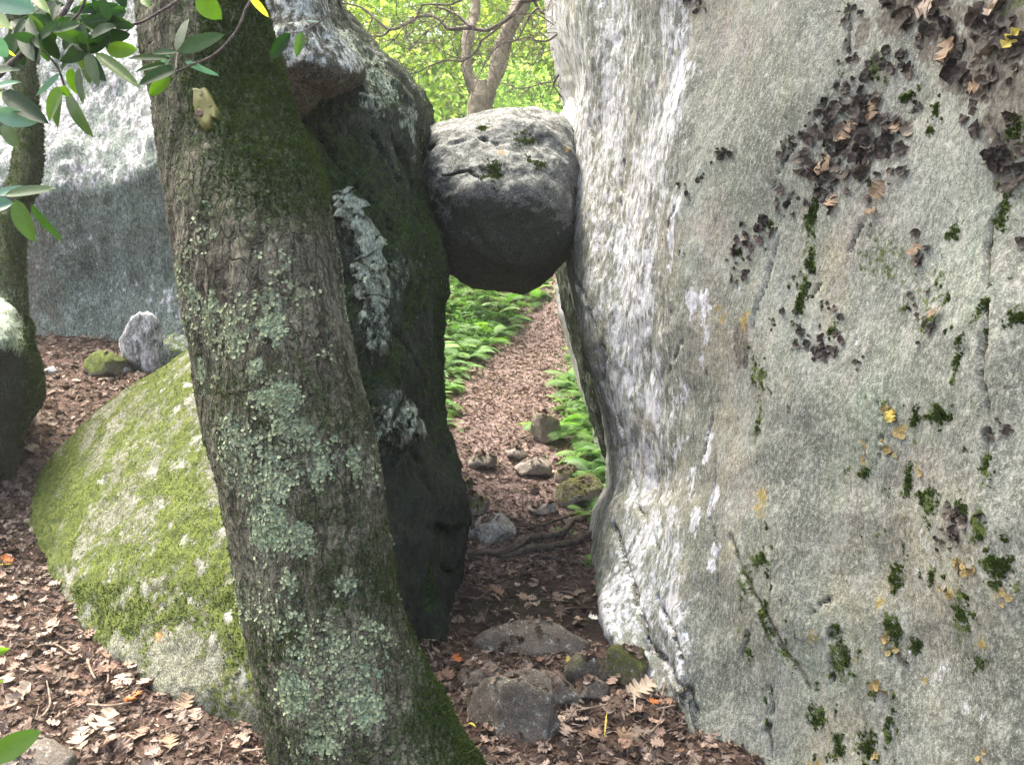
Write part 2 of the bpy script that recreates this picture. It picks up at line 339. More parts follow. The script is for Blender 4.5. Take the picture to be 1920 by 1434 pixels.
M['litter'] = leaf_mat('dead_leaves', LIT, 0.12, (1, 0.9, 0.7), 0.75, spec=0.2)
M['litter_one'] = leaf_mat('dead_leaf_single', [(0, (0.13, 0.075, 0.05)), (0.4, (0.26, 0.17, 0.12)), (0.8, (0.30, 0.225, 0.175)), (1, (0.38, 0.30, 0.23))], 0.12, (1, 0.9, 0.7), 0.7, objrand=True, spec=0.25)
def flat_leaf(name, c, tr=0.2, rough=0.6): return leaf_mat(name, [(0, tuple(x * 0.85 for x in c)), (1, c)], tr, (1.1, 1.1, 0.8), rough, objrand=True, spec=0.3, var=0.25)
M['l_orange'] = flat_leaf('orange_dead_leaf', (0.50, 0.17, 0.05)); M['l_yellow'] = flat_leaf('yellow_dead_leaf', (0.48, 0.40, 0.08))
M['l_pale'] = flat_leaf('pale_dead_leaf', (0.42, 0.34, 0.255)); M['l_tan'] = flat_leaf('tan_dead_leaf', (0.26, 0.185, 0.115)); M['l_white'] = flat_leaf('bleached_leaf', (0.8, 0.78, 0.7))
M['rh_dark'] = leaf_mat('rhododendron_leaf_dark', [(0, (0.012, 0.030, 0.012)), (1, (0.034, 0.064, 0.024))], 0.22, (1.8, 3.0, 0.6), 0.6, objrand=True, spec=0.18, var=0.2)
M['rh_mid'] = leaf_mat('rhododendron_leaf_green', [(0, (0.035, 0.07, 0.012)), (1, (0.065, 0.11, 0.02))], 0.35, (2.2, 3.0, 0.6), 0.45, objrand=True, var=0.2)
M['rh_lit'] = leaf_mat('rhododendron_leaf_young', [(0, (0.07, 0.14, 0.018)), (1, (0.12, 0.21, 0.03))], 0.5, (1.8, 2.2, 0.5), 0.45, objrand=True, var=0.15)
M['rh_blue'] = leaf_mat('rhododendron_leaf_bluish', [(0, (0.08, 0.17, 0.12)), (1, (0.13, 0.24, 0.16))], 0.25, (1.2, 1.6, 1.0), 0.35, objrand=True, var=0.15)
M['rh_yel'] = leaf_mat('rhododendron_leaf_yellow', [(0, (0.35, 0.36, 0.05)), (1, (0.55, 0.55, 0.10))], 0.5, (1.5, 1.6, 0.6), 0.45, objrand=True, var=0.15)
G1 = [(0, (0.10, 0.20, 0.03)), (0.5, (0.23, 0.32, 0.05)), (1, (0.42, 0.46, 0.09))]
M['crown'] = leaf_mat('tree_leaves', G1, 0.62, (1.6, 1.7, 1.3), 0.5, var=0.1)
M['crown2'] = leaf_mat('shrub_leaves', [(0, (0.12, 0.22, 0.06)), (0.5, (0.22, 0.34, 0.09)), (1, (0.36, 0.45, 0.16))], 0.62, (1.5, 1.6, 1.2), 0.5, var=0.1)
M['fern'] = leaf_mat('fern_green', [(0, (0.07, 0.17, 0.04)), (0.5, (0.12, 0.25, 0.06)), (1, (0.20, 0.34, 0.08))], 0.4, (1.5, 1.7, 0.7), 0.55, objrand=True, var=0.1)
M['fern_s'] = leaf_mat('fern_green_mass', [(0, (0.07, 0.17, 0.04)), (0.5, (0.12, 0.25, 0.06)), (1, (0.20, 0.34, 0.08))], 0.4, (1.5, 1.7, 0.7), 0.55, var=0.1)
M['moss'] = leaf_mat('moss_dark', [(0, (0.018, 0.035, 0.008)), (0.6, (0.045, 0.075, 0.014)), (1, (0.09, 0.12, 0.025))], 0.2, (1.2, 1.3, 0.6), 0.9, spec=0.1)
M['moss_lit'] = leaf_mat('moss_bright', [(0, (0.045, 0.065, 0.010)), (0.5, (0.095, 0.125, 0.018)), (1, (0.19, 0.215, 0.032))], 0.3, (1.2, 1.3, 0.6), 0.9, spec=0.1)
M['lich'] = leaf_mat('bark_lichen', [(0, (0.12, 0.14, 0.08)), (0.5, (0.26, 0.31, 0.18)), (1, (0.44, 0.50, 0.31))], 0.05, (1, 1, 1), 0.9, spec=0.1)
M['tripe'] = leaf_mat('rock_tripe_lichen', [(0, (0.022, 0.020, 0.018)), (0.5, (0.06, 0.05, 0.042)), (0.85, (0.10, 0.085, 0.07)), (1, (0.20, 0.17, 0.13))], 0.0 + 0.03, (1, 1, 1), 0.8, objrand=True, spec=0.2)
M['ochre_l'] = leaf_mat('ochre_lichen', [(0, (0.20, 0.15, 0.06)), (1, (0.36, 0.29, 0.13))], 0.05, (1, 1, 1), 0.85, objrand=True, spec=0.2)
M['fungus'] = flat_leaf('yellow_growth', (0.10, 0.10, 0.015), 0.05); M['knob'] = flat_leaf('pale_growth', (0.22, 0.24, 0.10), 0.1); M['wound'] = flat_leaf('red_brown_wood', (0.05, 0.02, 0.01), 0.0 + 0.01)

# ------------------------------------------------------------------ ground
G = np.array([(0, 2, 0), (0, 3, 0), (-1.5, 2.5, .0), (1.5, 2.5, 0), (-1.6, 3.5, .05), (0, 4.15, .03), (-.1, 5.45, .15), (0.2, 6.6, .3), (.4, 8.9, .45),
              (-2, 7, .70), (-3.4, 7, .78), (-2.6, 4.8, .36), (-4, 3, .2), (-3, 10, 1.3), (-1.3, 9, .9), (1.6, 9, .75), (0, 11, 1.15), (2, 11, 1.15), (0, 20, 4.2), (-8, 20, 4.4), (8, 20, 4.2), (0, 40, 9), (-25, 40, 9),
              (25, 40, 9), (3, 4, .1), (5, 8, .6), (0, 0, 0), (-3, 0, .05), (3, 0, 0), (0, -8, -.3), (-12, 5, .9), (12, 5, .6), (-30, 0, 1), (30, 0, 1), (0, -30, -1), (-40, 60, 14), (40, 60, 14), (0, 70, 15)], float)
def _tps(r): return np.where(r > 1e-9, r * r * np.log(r + 1e-12), 0)
_A = _tps(np.linalg.norm(G[:, None, :2] - G[None, :, :2], axis=2)) + np.eye(len(G)) * 0.01
_Q = np.hstack([np.ones((len(G), 1)), G[:, :2]])
_K = np.block([[_A, _Q], [_Q.T, np.zeros((3, 3))]]); _W = np.linalg.solve(_K, np.concatenate([G[:, 2], np.zeros(3)]))
def H(x, y, fine=True):
    x = np.asarray(x, float).ravel(); y = np.asarray(y, float).ravel(); z = np.zeros(len(x))
    for i in range(0, len(x), 40000):
        xy = np.stack([x[i:i + 40000], y[i:i + 40000]], 1)
        r = np.linalg.norm(xy[:, None] - G[None, :, :2], axis=2); z[i:i + 40000] = _tps(r) @ _W[:len(G)] + _W[len(G)] + xy @ _W[len(G) + 1:]
    if fine:
        P = np.stack([x, y, 0 * x], 1); z = z + 0.05 * fbm(P, 0.9, 2) + 0.018 * fbm(P, 5, 3)
    return z
def hit(px, py):
    """where the line of sight through px,py meets the ground"""
    d = np.linspace(1.5, 30, 1500); P = at(np.full(1500, px), np.full(1500, py), d); g = H(P[:, 0], P[:, 1]); k = np.argmax(P[:, 2] < g)
    if not (P[:, 2] < g).any(): k = 1499
    p = P[k].copy(); p[2] = g[k]; return p
PATH = np.array([(0.12, 2.5), (0.1, 3.4), (0.1, 4.2), (0.03, 5.4), (0.0, 6.2), (0.08, 7.2), (0.28, 8.2), (0.5, 9.2), (0.95, 10.3), (1.7, 11.5)])
def pathd(x, y):
    W = np.stack([x, y], 1); best = np.full(len(W), 99.0)
    for a, b in zip(PATH[:-1], PATH[1:]):
        ab = b - a; t = np.clip((W - a) @ ab / (ab @ ab), 0, 1); best = np.minimum(best, np.linalg.norm(W - a - t[:, None] * ab, axis=1))
    return best
def axis(a, b, fine, lo, hi, coarse=26):
    return np.unique(np.concatenate([lo - np.geomspace(0.3, lo - a, coarse), np.arange(lo, hi, fine), hi + np.geomspace(0.3, b - hi, coarse)]))
gx = axis(-60, 60, 0.035, -3.6, 2.6); gy = axis(-40, 90, 0.035, 1.6, 9.5)
X, Y = np.meshgrid(gx, gy); Z = H(X, Y).reshape(X.shape); V = np.stack([X, Y, Z], -1).reshape(-1, 3)
fine_m = (np.abs(V[:, 0] + 0.5) < 3.2) & (V[:, 1] < 9.6) & (V[:, 1] > 1.5); V[fine_m, 2] += 0.012 * fbm(V[fine_m], 16, 3)
idx = np.arange(X.size).reshape(X.shape); q = np.stack([idx[:-1, :-1], idx[:-1, 1:], idx[1:, 1:], idx[1:, :-1]], -1).reshape(-1, 4)
pd = pathd(V[:, 0], V[:, 1]); pm = sst(0.62 - pd + 0.12 * fbm(V, 4, 3), 0, 0.2) * sst(V[:, 1], 3.4, 4.4)
dm = sst(1.15 - np.hypot((V[:, 0] - .18) / .55, (V[:, 1] - 3.52) / .34) + .35 * fbm(V, 5, 4), 0, .5)  # dark floor band: damp mud plus the chockstone's shadow painted in
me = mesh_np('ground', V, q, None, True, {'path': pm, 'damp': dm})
t = NT('forest_floor'); n = t.noise(7, 6, 0.7); n2 = t.noise(45, 5, 0.75)
soil = t.mix(t.step(n, 0.35, 0.65), (0.045, 0.029, 0.022), (0.10, 0.064, 0.05)); soil = t.mix(t.step(n2, 0.5, 0.7), soil, (0.19, 0.125, 0.10))
pth = t.mix(t.step(n, 0.35, 0.65), (0.15, 0.105, 0.095), (0.24, 0.175, 0.158)); pth = t.mix(t.step(n2, 0.5, 0.66), pth, (0.45, 0.36, 0.33))
damp_shd = t.attr('damp'); M['ground'] = t.bsdf(t.mix(t.math('MULTIPLY', damp_shd, .85), t.mix(t.attr('path'), soil, pth), (0.016, 0.012, 0.012)), t.math('SUBTRACT', 0.95, t.math('MULTIPLY', damp_shd, .5)), t.math('ADD', n, n2), 1.0, 0.03, spec=0.15)
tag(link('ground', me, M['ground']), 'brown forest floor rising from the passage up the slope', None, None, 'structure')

# ------------------------------------------------------------------ big rocks
def masks(g, moss=None, lich=None, stain_shade=None, ochre=None):
    z = np.zeros(g.R * g.K); a = [z if m is None else np.clip(m, 0, 1) for m in (moss, lich, stain_shade, ochre)]
    return {'masks': np.stack(a, 1)}
def surf_sample(g, weight, n, rs=None):
    """n random points on the grid surface, chosen by weight per vertex"""
    P = g.P; A = np.linalg.norm(np.cross(np.roll(P, -1, 1) - P, np.vstack([P[1:], P[-1:]]) - P), axis=2).ravel()
    px, py, d = proj(g.flat()); vis = (px > -250) & (px < 2170) & (py > -250) & (py < 1560) & (d > 0)
    w_ = A * weight * vis
    if w_.sum() <= 0: return np.zeros((0, 3)), np.zeros((0, 3)), np.zeros(0, int)
    k = rng.choice(len(w_), n, p=w_ / w_.sum()); V = g.flat(); N = g.normals().reshape(-1, 3)
    r, c = k // g.K, k % g.K; V2 = V[np.minimum(r + 1, g.R - 1) * g.K + c]; V3 = V[r * g.K + (c + 1) % g.K]
    u = rng.random(n)[:, None] * .999; v = rng.random(n)[:, None]
    return V[k] + u * (V2 - V[k]) + v * (V3 - V[k]), N[k], k
# small templates
a6 = np.arange(7) / 7 * 2 * math.pi
def flake(seed, curl=0.35):
    r_ = np.random.default_rng(seed); rr = 0.7 + 0.5 * r_.random(7); V = np.zeros((8, 3)); V[1:, 0] = rr * np.cos(a6); V[1:, 1] = rr * np.sin(a6)
    V[1:, 2] = curl * (0.2 + r_.random(7)) ; return V, [(0, i + 1, (i + 1) % 7 + 1) for i in range(7)]
TUFT = np.array([(-.25, 0, -.1), (.25, 0, -.1), (.1, .15, 1), (-.1, -.25, -.1), (.12, .25, -.1), (-.3, .1, .85), (.2, -.2, -.1), (-.2, .2, -.1), (.3, -.3, .8)]); TUFT_F = [(0, 1, 2), (3, 4, 5), (6, 7, 8)]
def tufts(g, w_, n, size, parent, mat, name='moss', tilt=0.5, lift=0.0):
    P, N, k = surf_sample(g, w_, n)
    if len(P) == 0: return
    Nn = N * 0.7 + np.array([0, 0, 0.3]); j = scatter(P + N * lift, Nn, TUFT, TUFT_F, size, tilt=tilt, tint=np.clip(0.5 + 0.5 * fbm(P, 9, 3) + 0.35 * (rng.random(len(P)) - .5), 0, 1))
    tag(link(name, tri_mesh(name, j, False), mat, parent), kind='stuff')
def flakes(g, w_, n, size, parent, mat, name='lichen', curl=0.35, lift=0.002):
    P, N, k = surf_sample(g, w_, n); parts = []
    for s in range(4):
        T, F = flake(s, curl); m = slice(s, None, 4); parts.append(scatter(P[m] + N[m] * lift, N[m], T, F, size, tilt=0.35, tint=np.clip(0.5 + 0.6 * fbm(P[m], 6, 3) + 0.5 * (rng.random(len(P[m])) - .5), 0, 1)))
    tag(link(name, tri_mesh(name, join(parts), False), mat, parent), kind='stuff')

# --- right cliff
def W(*p): return p
def crow(py, s, sd, m, md, r, rd, c1, c2, c3, far=2500):
    return [at(s + 60, py, sd + 3.0), at(s + 4, py, sd + 1.0), at(s, py, sd), at((s * 2 + m) / 3, py, (sd * 1.3 + md * 1.7) / 3), at(m, py, md), at((m + r) / 2, py, (md + rd) / 2 - .06), at(r, py, rd), at(1450, py, c1), at(1680, py, c2), at(1920, py, c3), at(2500, py, c3 - .35), at(3600, py, c3 + .4), at(3400, py, 6.5), at(1900, py, 9.0)]
rows = [crow(-1500, 1040, 5.1, 1180, 4.3, 1285, 3.55, 3.2, 2.7, 2.35),
        crow(-600, 1040, 4.9, 1180, 4.15, 1285, 3.45, 3.05, 2.62, 2.3),
        crow(-150, 1045, 4.8, 1180, 4.05, 1290, 3.35, 2.95, 2.52, 2.12),
        crow(40, 1060, 4.75, 1180, 4.0, 1290, 3.3, 2.9, 2.48, 2.02),
        crow(200, 1082, 4.7, 1190, 3.95, 1290, 3.25, 2.86, 2.42, 2.02),
        crow(340, 1084, 4.65, 1195, 3.9, 1295, 3.22, 2.82, 2.38, 2.05),
        crow(460, 1078, 4.6, 1195, 3.85, 1300, 3.18, 2.8, 2.38, 2.05),
        crow(570, 1080, 4.5, 1200, 3.8, 1310, 3.15, 2.78, 2.38, 2.02),
        crow(680, 1108, 4.45, 1210, 3.72, 1318, 3.1, 2.76, 2.36, 2.0),
        crow(790, 1130, 4.4, 1220, 3.68, 1325, 3.08, 2.74, 2.34, 1.98),
        crow(900, 1140, 4.25, 1240, 3.62, 1335, 3.04, 2.72, 2.32, 1.96),
        crow(960, 1122, 4.15, 1230, 3.55, 1340, 3.0, 2.7, 2.3, 1.95),
        crow(1060, 1110, 4.05, 1215, 3.45, 1335, 2.98, 2.68, 2.3, 1.95),
        crow(1150, 1128, 3.66, 1215, 3.34, 1325, 2.96, 2.66, 2.28, 1.95),
        crow(1230, 1163, 3.42, 1240, 3.2, 1310, 2.95, 2.66, 2.28, 1.95),
        crow(1330, 1225, 3.18, 1272, 3.04, 1308, 2.92, 2.66, 2.28, 1.95),
        crow(1450, 1270, 3.02, 1297, 2.94, 1322, 2.86, 2.66, 2.28, 1.95),
        crow(1750, 1300, 3.0, 1315, 2.95, 1335, 2.8, 2.6, 2.28, 1.95)]
g = Grid(rows, [8, 12, 30, 28, 26, 24, 22, 22, 22, 22, 14, 20, 20, 18, 20, 24, 8], [3, 10, 30, 34, 44, 40, 44, 56, 54, 14, 4, 2, 2, 2])
V = g.flat(); sx, sy, _d = proj(V)
left = sst(1330 - sx, 0, 70)
h = 0.08 * fbm(V, 1.1, 2) + 0.012 * fbm(V, 2.2, 3, ridge=True, off=60) + (0.010 + .008 * left) * fbm(V, 3.2, 4, ridge=True, sc=(1, 1, 0.45)) + (.004 + .005 * left) * fbm(V, 14, 4, 0.6)
h += left * (0.008 * fbm(V, 12, 4, 0.6, ridge=True, sc=(1.3, 1.3, 0.22)) + 0.006 * fbm(V, 45, 3, 0.6, sc=(1, 1, 0.25)))
h += (1 - left) * 0.0035 * fbm(V, 60, 3, 0.7)
g.disp(h); g._pj = None; del g._pj
cracks = [([(1272, 350), (1262, 400), (1250, 440), (1245, 460)], 5), ([(1282, 630), (1270, 660), (1255, 690)], 5), ([(1625, 410), (1592, 468), (1545, 520), (1520, 560)], 5),
          ([(1370, 1010), (1385, 1060), (1410, 1120), (1440, 1160), (1462, 1210), (1490, 1250), (1512, 1290)], 10), ([(1500, 1165), (1535, 1128), (1555, 1125), (1557, 1200), (1557, 1280)], 5),
          ([(1400, 650), (1396, 690)], 4), ([(1875, 380), (1852, 470), (1850, 560), (1838, 640), (1838, 720), (1852, 800), (1842, 870)], 7), ([(1074, 518), (1096, 555), (1136, 664), (1132, 719)], 7),
          ([(1147, 748), (1158, 790), (1168, 817), (1172, 860)], 7), ([(1150, 985), (1160, 1020), (1190, 1118), (1219, 1213), (1290, 1300)], 11), ([(1085, 182), (1112, 255), (1111, 365), (1121, 437), (1118, 500)], 6),
          ([(1445, 1290), (1452, 1330), (1436, 1370), (1440, 1420)], 6), ([(1230, 1120), (1262, 1190), (1282, 1260), (1300, 1330)], 8), ([(1340, 860), (1332, 960), (1345, 1040), (1350, 1130)], 5),
          ([(1480, 360), (1452, 470), (1430, 540), (1412, 620)], 5), ([(1590, 40), (1580, 130), (1530, 220), (1470, 300), (1450, 350)], 4), ([(1640, 700), (1650, 800), (1640, 900)], 3), ([(1325, 700), (1335, 780), (1325, 850)], 4), ([(1400, 1190), (1390, 1240)], 7), ([(1180, 880), (1200, 960), (1235, 1030)], 6), ([(1170, 300), (1165, 380), (1180, 460)], 4)]
cr = np.zeros(len(V))
for pts, wd in cracks: cr = np.maximum(cr, g.groove(pts, wd))
g.disp(-0.028 * cr)
del g._pj
V = g.flat(); sx, sy, _d = proj(V)
def blobs(g, L, seed=0, sat=0, rough=0.6):
    m = np.zeros(g.R * g.K)
    for b in L:
        k_ = rnd.uniform(.6, 1.25) if sat else 1; m = np.maximum(m, g.blob(b[0], b[1], b[2] * k_, b[3] * k_, seed=seed, rough=rough))
        for i in range(sat): m = np.maximum(m, .8 * g.blob(b[0] + rnd.gauss(0, 1.5 * b[2]), b[1] + rnd.gauss(0, 1.5 * b[3]), b[2] * rnd.uniform(.2, .5), b[3] * rnd.uniform(.2, .5), seed=seed, rough=rough))
    return m
mossL = [(1520, 480, 16, 50), (1500, 560, 15, 35), (1512, 410, 12, 30), (1610, 170, 10, 22), (1632, 345, 12, 20), (1742, 245, 12, 20), (1722, 165, 12, 12), (1752, 205, 10, 20), (1425, 700, 25, 32), (1742, 940, 20, 30), (1680, 1080, 15, 24), (1862, 1060, 24, 34), (1760, 775, 26, 26), (1712, 785, 14, 22), (1800, 640, 16, 50),
         (1655, 758, 14, 16), (1618, 885, 18, 18), (1850, 872, 14, 20), (1400, 1090, 24, 50), (1432, 1140, 16, 30), (1470, 1220, 10, 36), (1400, 1222, 8, 26), (1425, 1045, 18, 45), (1580, 1225, 22, 50), (1568, 1180, 12, 22), (1672, 1180, 22, 36), (1715, 1212, 20, 30), (1805, 1160, 22, 50), (1530, 1342, 22, 32), (1566, 1400, 12, 40),
         (1625, 1392, 26, 38), (1662, 1370, 12, 40), (1436, 1352, 10, 16), (1800, 950, 26, 22), (1560, 620, 12, 14), (1385, 470, 12, 20), (1440, 420, 14, 12), (1560, 255, 14, 16), (1480, 265, 8, 14), (1700, 180, 14, 10), (1770, 560, 20, 20), (1740, 600, 16, 22), (1900, 590, 26, 30), (1880, 390, 14, 40), (1790, 430, 12, 20), (1420, 800, 8, 26), (1640, 1000, 8, 8), (1275, 470, 4, 5), (1590, 20, 8, 26), (1580, 130, 8, 30), (1640, 120, 14, 30), (1840, 990, 20, 30), (1900, 240, 26, 50), (1835, 1240, 12, 18)]
white = [(1210, 520, 60, 190), (1230, 760, 60, 140), (1180, 640, 36, 90), (1300, 900, 18, 40), (1302, 975, 16, 46), (1338, 935, 16, 50), (1340, 1045, 18, 50), (1170, 1080, 26, 70), (1205, 1150, 24, 60), (1150, 150, 22, 140), (1190, 330, 20, 80), (1255, 200, 14, 160), (1320, 620, 18, 60), (1300, 560, 20, 60), (1260, 420, 24, 80), (1320, 560, 14, 26), (1130, 500, 14, 60), (1230, 980, 30, 80), (1130, 900, 14, 60), (1245, 60, 12, 90), (1328, 840, 16, 50), (1270, 1190, 12, 12), (1215, 880, 40, 90)]
ochreL = [(1350, 590, 16, 30), (1395, 600, 14, 30), (1665, 1200, 12, 22), (1520, 1190, 12, 22), (1690, 800, 14, 18), (1720, 880, 8, 12), (1790, 1055, 18, 18), (1780, 1110, 18, 24), (1870, 1125, 12, 12), (1645, 1285, 14, 16), (1620, 830, 16, 12), (1840, 1210, 16, 22), (1835, 1420, 14, 16), (1530, 1430, 24, 12), (1425, 940, 20, 40), (1650, 1130, 12, 30), (1125, 935, 14, 40), (1600, 1240, 7, 7)]
moss = blobs(g, mossL, 0, 4, 1.1) * .74
for ml_, mw_ in [([(1375, 1020), (1390, 1080), (1420, 1130), (1460, 1210), (1490, 1255)], 20), ([(1540, 320), (1518, 420), (1505, 520), (1490, 610)], 22), ([(1850, 880), (1830, 1000), (1800, 1100), (1790, 1200)], 22), ([(1720, 770), (1700, 900), (1690, 1060), (1680, 1180)], 16), ([(1570, 1170), (1585, 1240), (1560, 1340), (1580, 1420)], 18), ([(1400, 650), (1420, 700), (1425, 800)], 16), ([(1845, 560), (1800, 640), (1790, 720)], 20)]:
    moss = np.maximum(moss, g.groove(ml_, mw_) * np.clip(.45 + .8 * fbm(V, 7, 4, .7, off=mw_), 0, .9)); tops = sst(fbm(V, 2.6, 4, 0.6, off=40), 0.0, 0.5) * sst(sx, 1380, 1560) * 0.44
mosslow = moss.copy(); moss = np.maximum(moss, tops) + 0.35 * cr * (sx > 1350)
lich = np.maximum(blobs(g, white, rough=1.3) * .70, (0.30 + 0.34 * sst(fbm(V, 2.2, 3, sc=(1, 1, .4), off=9), -0.5, 0.5)) * left); lich = np.maximum(lich, 0.30 * sst(fbm(V, 3, 3, off=3), 0, .6))  # left face whitened: lichen streaks plus side light painted into the colour
stain_shade = 1.35 * blobs(g, [(1850, 90, 120, 110), (1900, 200, 60, 80), (1760, 60, 60, 60), (1690, 30, 50, 40), (1900, 20, 60, 60), (1620, 60, 16, 50), (1880, 300, 26, 60), (1600, 250, 36, 30), (1310, 2, 12, 12), (1390, 640, 20, 60)])
stain_shade = np.maximum(stain_shade, cr); ochre = blobs(g, ochreL, rough=1.2) * 0.62
cliff = link('cliff_rock', g.mesh('cliff_rock', cols=masks(g, moss, lich, stain_shade, ochre)), M['cliff'])
tag(cliff, 'huge grey rock face with white streaked edge, right side of the passage', 'rock wall')
tufts(g, sst(mosslow, .35, .8) * sst(fbm(V, 12, 4, .7, off=4), -.25, .4) + 0.02 * cr, 11000, 0.0065, cliff, M['moss'])
cliffg = g
# rock tripe flakes as parts
def tripe_mesh(seed, n=11):
    r_ = np.random.default_rng(seed); th = np.arange(n) / n * 2 * math.pi; V = [(0, 0, 0)]
    inner = 0.5 + 0.15 * r_.random(n); outer = 0.75 + 0.55 * r_.random(n); ph = r_.random() * 6
    for i in range(n): V.append((inner[i] * math.cos(th[i]), inner[i] * math.sin(th[i]), 0.12 + 0.14 * math.sin(3 * th[i] + ph)))
    for i in range(n): V.append((outer[i] * math.cos(th[i]), outer[i] * math.sin(th[i]), 0.25 + 0.32 * math.sin(2 * th[i] + ph) + 0.3 * r_.random()))
    F = [(0, i + 1, (i + 1) % n + 1) for i in range(n)]
    for i in range(n): j = (i + 1) % n; F += [(i + 1, i + 1 + n, j + 1 + n), (i + 1, j + 1 + n, j + 1)]
    return np.array(V, float), F
from mathutils import Matrix
def orient(N, spin): 
    z = Vector(N).normalized(); q = z.to_track_quat('Z', 'Y').to_matrix(); return q @ Matrix.Rotation(spin, 3, 'Z')
TM = []
for s in range(8):
    v, f = tripe_mesh(s); m = mesh_np('lichen_flake', v, None, np.array(f), False); m.materials.append(M['tripe']); TM.append(m)
OM = []
for s in range(4):
    v, f = tripe_mesh(s + 20); v[:, 2] *= 0.5; m = mesh_np('ochre_lichen', v, None, np.array(f), False); m.materials.append(M['ochre_l']); OM.append(m)
def flake_at(g, px, py, r_px, meshes, name, parent, tilt=0.45):
    k = g.pick(px, py, 8)
    if k is None: return
    V = g.flat()[k]; N = g.normals().reshape(-1, 3)[k]; d = (V - CAM) @ FW
    n2 = N + tilt * np.array([rnd.gauss(0, 1), rnd.gauss(0, 1), rnd.gauss(0, 1)]); o = link(name, rnd.choice(meshes), None, parent)
    o.matrix_world = Matrix.Translation(V + N * 0.003) @ orient(n2, rnd.random() * 6.3).to_4x4() @ Matrix.Diagonal((*([r_px * d / FOC] * 3), 1))
TR = [(1357, 286, 12, 4), (1600, 22, 12, 2), (1590, 60, 11, 2), (1585, 145, 14, 3), (1600, 100, 10, 2), (1548, 205, 14, 5), (1500, 252, 12, 3), (1478, 272, 12, 3), (1520, 308, 18, 5), (1550, 318, 16, 5), (1600, 215, 24, 6), (1622, 188, 18, 3), (1642, 218, 20, 4), (1682, 238, 20, 3), (1652, 272, 24, 7), (1560, 262, 20, 4), (1590, 290, 24, 6),
      (1635, 300, 22, 6), (1545, 360, 14, 4), (1562, 384, 16, 3), (1478, 382, 14, 3), (1500, 378, 12, 2), (1428, 432, 15, 4), (1402, 450, 14, 4), (1392, 480, 12, 3), (1442, 408, 12, 2), (1388, 520, 12, 3), (1490, 590, 11, 2), (1570, 582, 10, 2), (1556, 645, 15, 5), (1500, 640, 13, 4), (1535, 660, 13, 4), (1610, 682, 9, 2), (1320, 326, 9, 2), (1276, 352, 9, 2), (1725, 482, 16, 3),
      (1745, 610, 14, 3), (1718, 565, 12, 2), (1890, 262, 28, 5), (1905, 310, 24, 4), (1830, 130, 30, 6), (1770, 30, 26, 5), (1700, 25, 24, 5), (1860, 40, 28, 5), (1795, 85, 20, 4), (1740, 75, 20, 4), (1880, 150, 24, 4), (1312, 8, 12, 3), (1655, 120, 16, 4), (1700, 110, 16, 4), (1800, 960, 18, 5), (1785, 1000, 14, 3), (1760, 1010, 10, 2), (1880, 800, 16, 3), (1720, 200, 10, 2), (1630, 430, 8, 1), (1650, 330, 18, 2), (1455, 610, 8, 2), (1915, 460, 14, 2), (1690, 1230, 8, 2), (1895, 60, 26, 4), (1830, 210, 16, 3), (1615, 140, 14, 3)]
for (x, y, r_, n_) in TR:
    for i in range(int(n_ * 2.2)): flake_at(cliffg, x + rnd.gauss(0, r_ * 0.9), y + rnd.gauss(0, r_ * 0.9), r_ * rnd.uniform(0.25, 0.72), TM, 'lichen_flake', cliff)
for (x, y, r_, n_) in [(1665, 770, 14, 4), (1690, 800, 12, 3), (1668, 835, 12, 3), (1620, 855, 10, 3), (1718, 878, 8, 2), (1790, 1055, 14, 5), (1822, 1072, 12, 3), (1662, 1200, 11, 5), (1668, 1222, 9, 3), (1645, 1282, 12, 4), (1525, 1195, 8, 2), (1780, 1105, 13, 3), (1885, 1125, 11, 3), (1835, 1420, 10, 3), (1640, 1420, 10, 3), (1740, 1275, 8, 2), (1670, 1100, 8, 1)]:
    for i in range(n_): flake_at(cliffg, x + rnd.gauss(0, r_ * 0.6), y + rnd.gauss(0, r_ * 0.6), r_ * rnd.uniform(0.4, 0.8), OM, 'ochre_lichen', cliff, 0.25)

# --- boulder on the left of the passage
def drow(py, L, R_, s, dF=3.35):
    return [at(L + 40, py, 5.0), at(L - 5, py, 4.1), at(L, py, dF + .25), at(L + (R_ - L) * .25, py, dF), at(L + (R_ - L) * .55, py, dF + .12), at(L + (R_ - L) * .85, py, dF + .45), at(R_, py, s), at(R_ + 2, py, s + .4), at(R_ - 40, py, s + 1.0), at(R_ - 200, py, s + 1.2)]
rows = [drow(-330, 380, 500, 4.2, 3.95), drow(-240, 390, 520, 4.4, 3.75), drow(-60, 400, 600, 4.6, 3.6), drow(20, 405, 624, 4.65, 3.5), drow(90, 410, 682, 4.7, 3.45), drow(160, 415, 754, 4.7, 3.4), drow(215, 420, 790, 4.7, 3.38), drow(290, 425, 795, 4.65, 3.35), drow(360, 430, 796, 4.55, 3.3),
        drow(430, 435, 818, 4.4, 3.25), drow(510, 440, 830, 4.3, 3.2), drow(610, 450, 828, 4.2, 3.15), drow(700, 455, 824, 4.1, 3.1), drow(780, 460, 810, 3.95, 3.1), drow(850, 465, 824, 3.85, 3.1), drow(930, 470, 850, 3.75, 3.05), drow(1000, 475, 847, 3.7, 3.0), drow(1090, 480, 846, 3.6, 3.0), drow(1160, 490, 836, 3.5, 3.0), drow(1230, 500, 824, 3.45, 3.0), drow(1330, 520, 804, 3.4, 3.0), drow(1600, 540, 794, 3.3, 2.95)]
g = Grid(rows, [3, 6, 10, 14, 14, 12, 16, 16, 16, 16, 20, 18, 16, 14, 16, 14, 18, 16, 16, 16, 8], [3, 4, 20, 44, 52, 44, 30, 6, 3, 2])
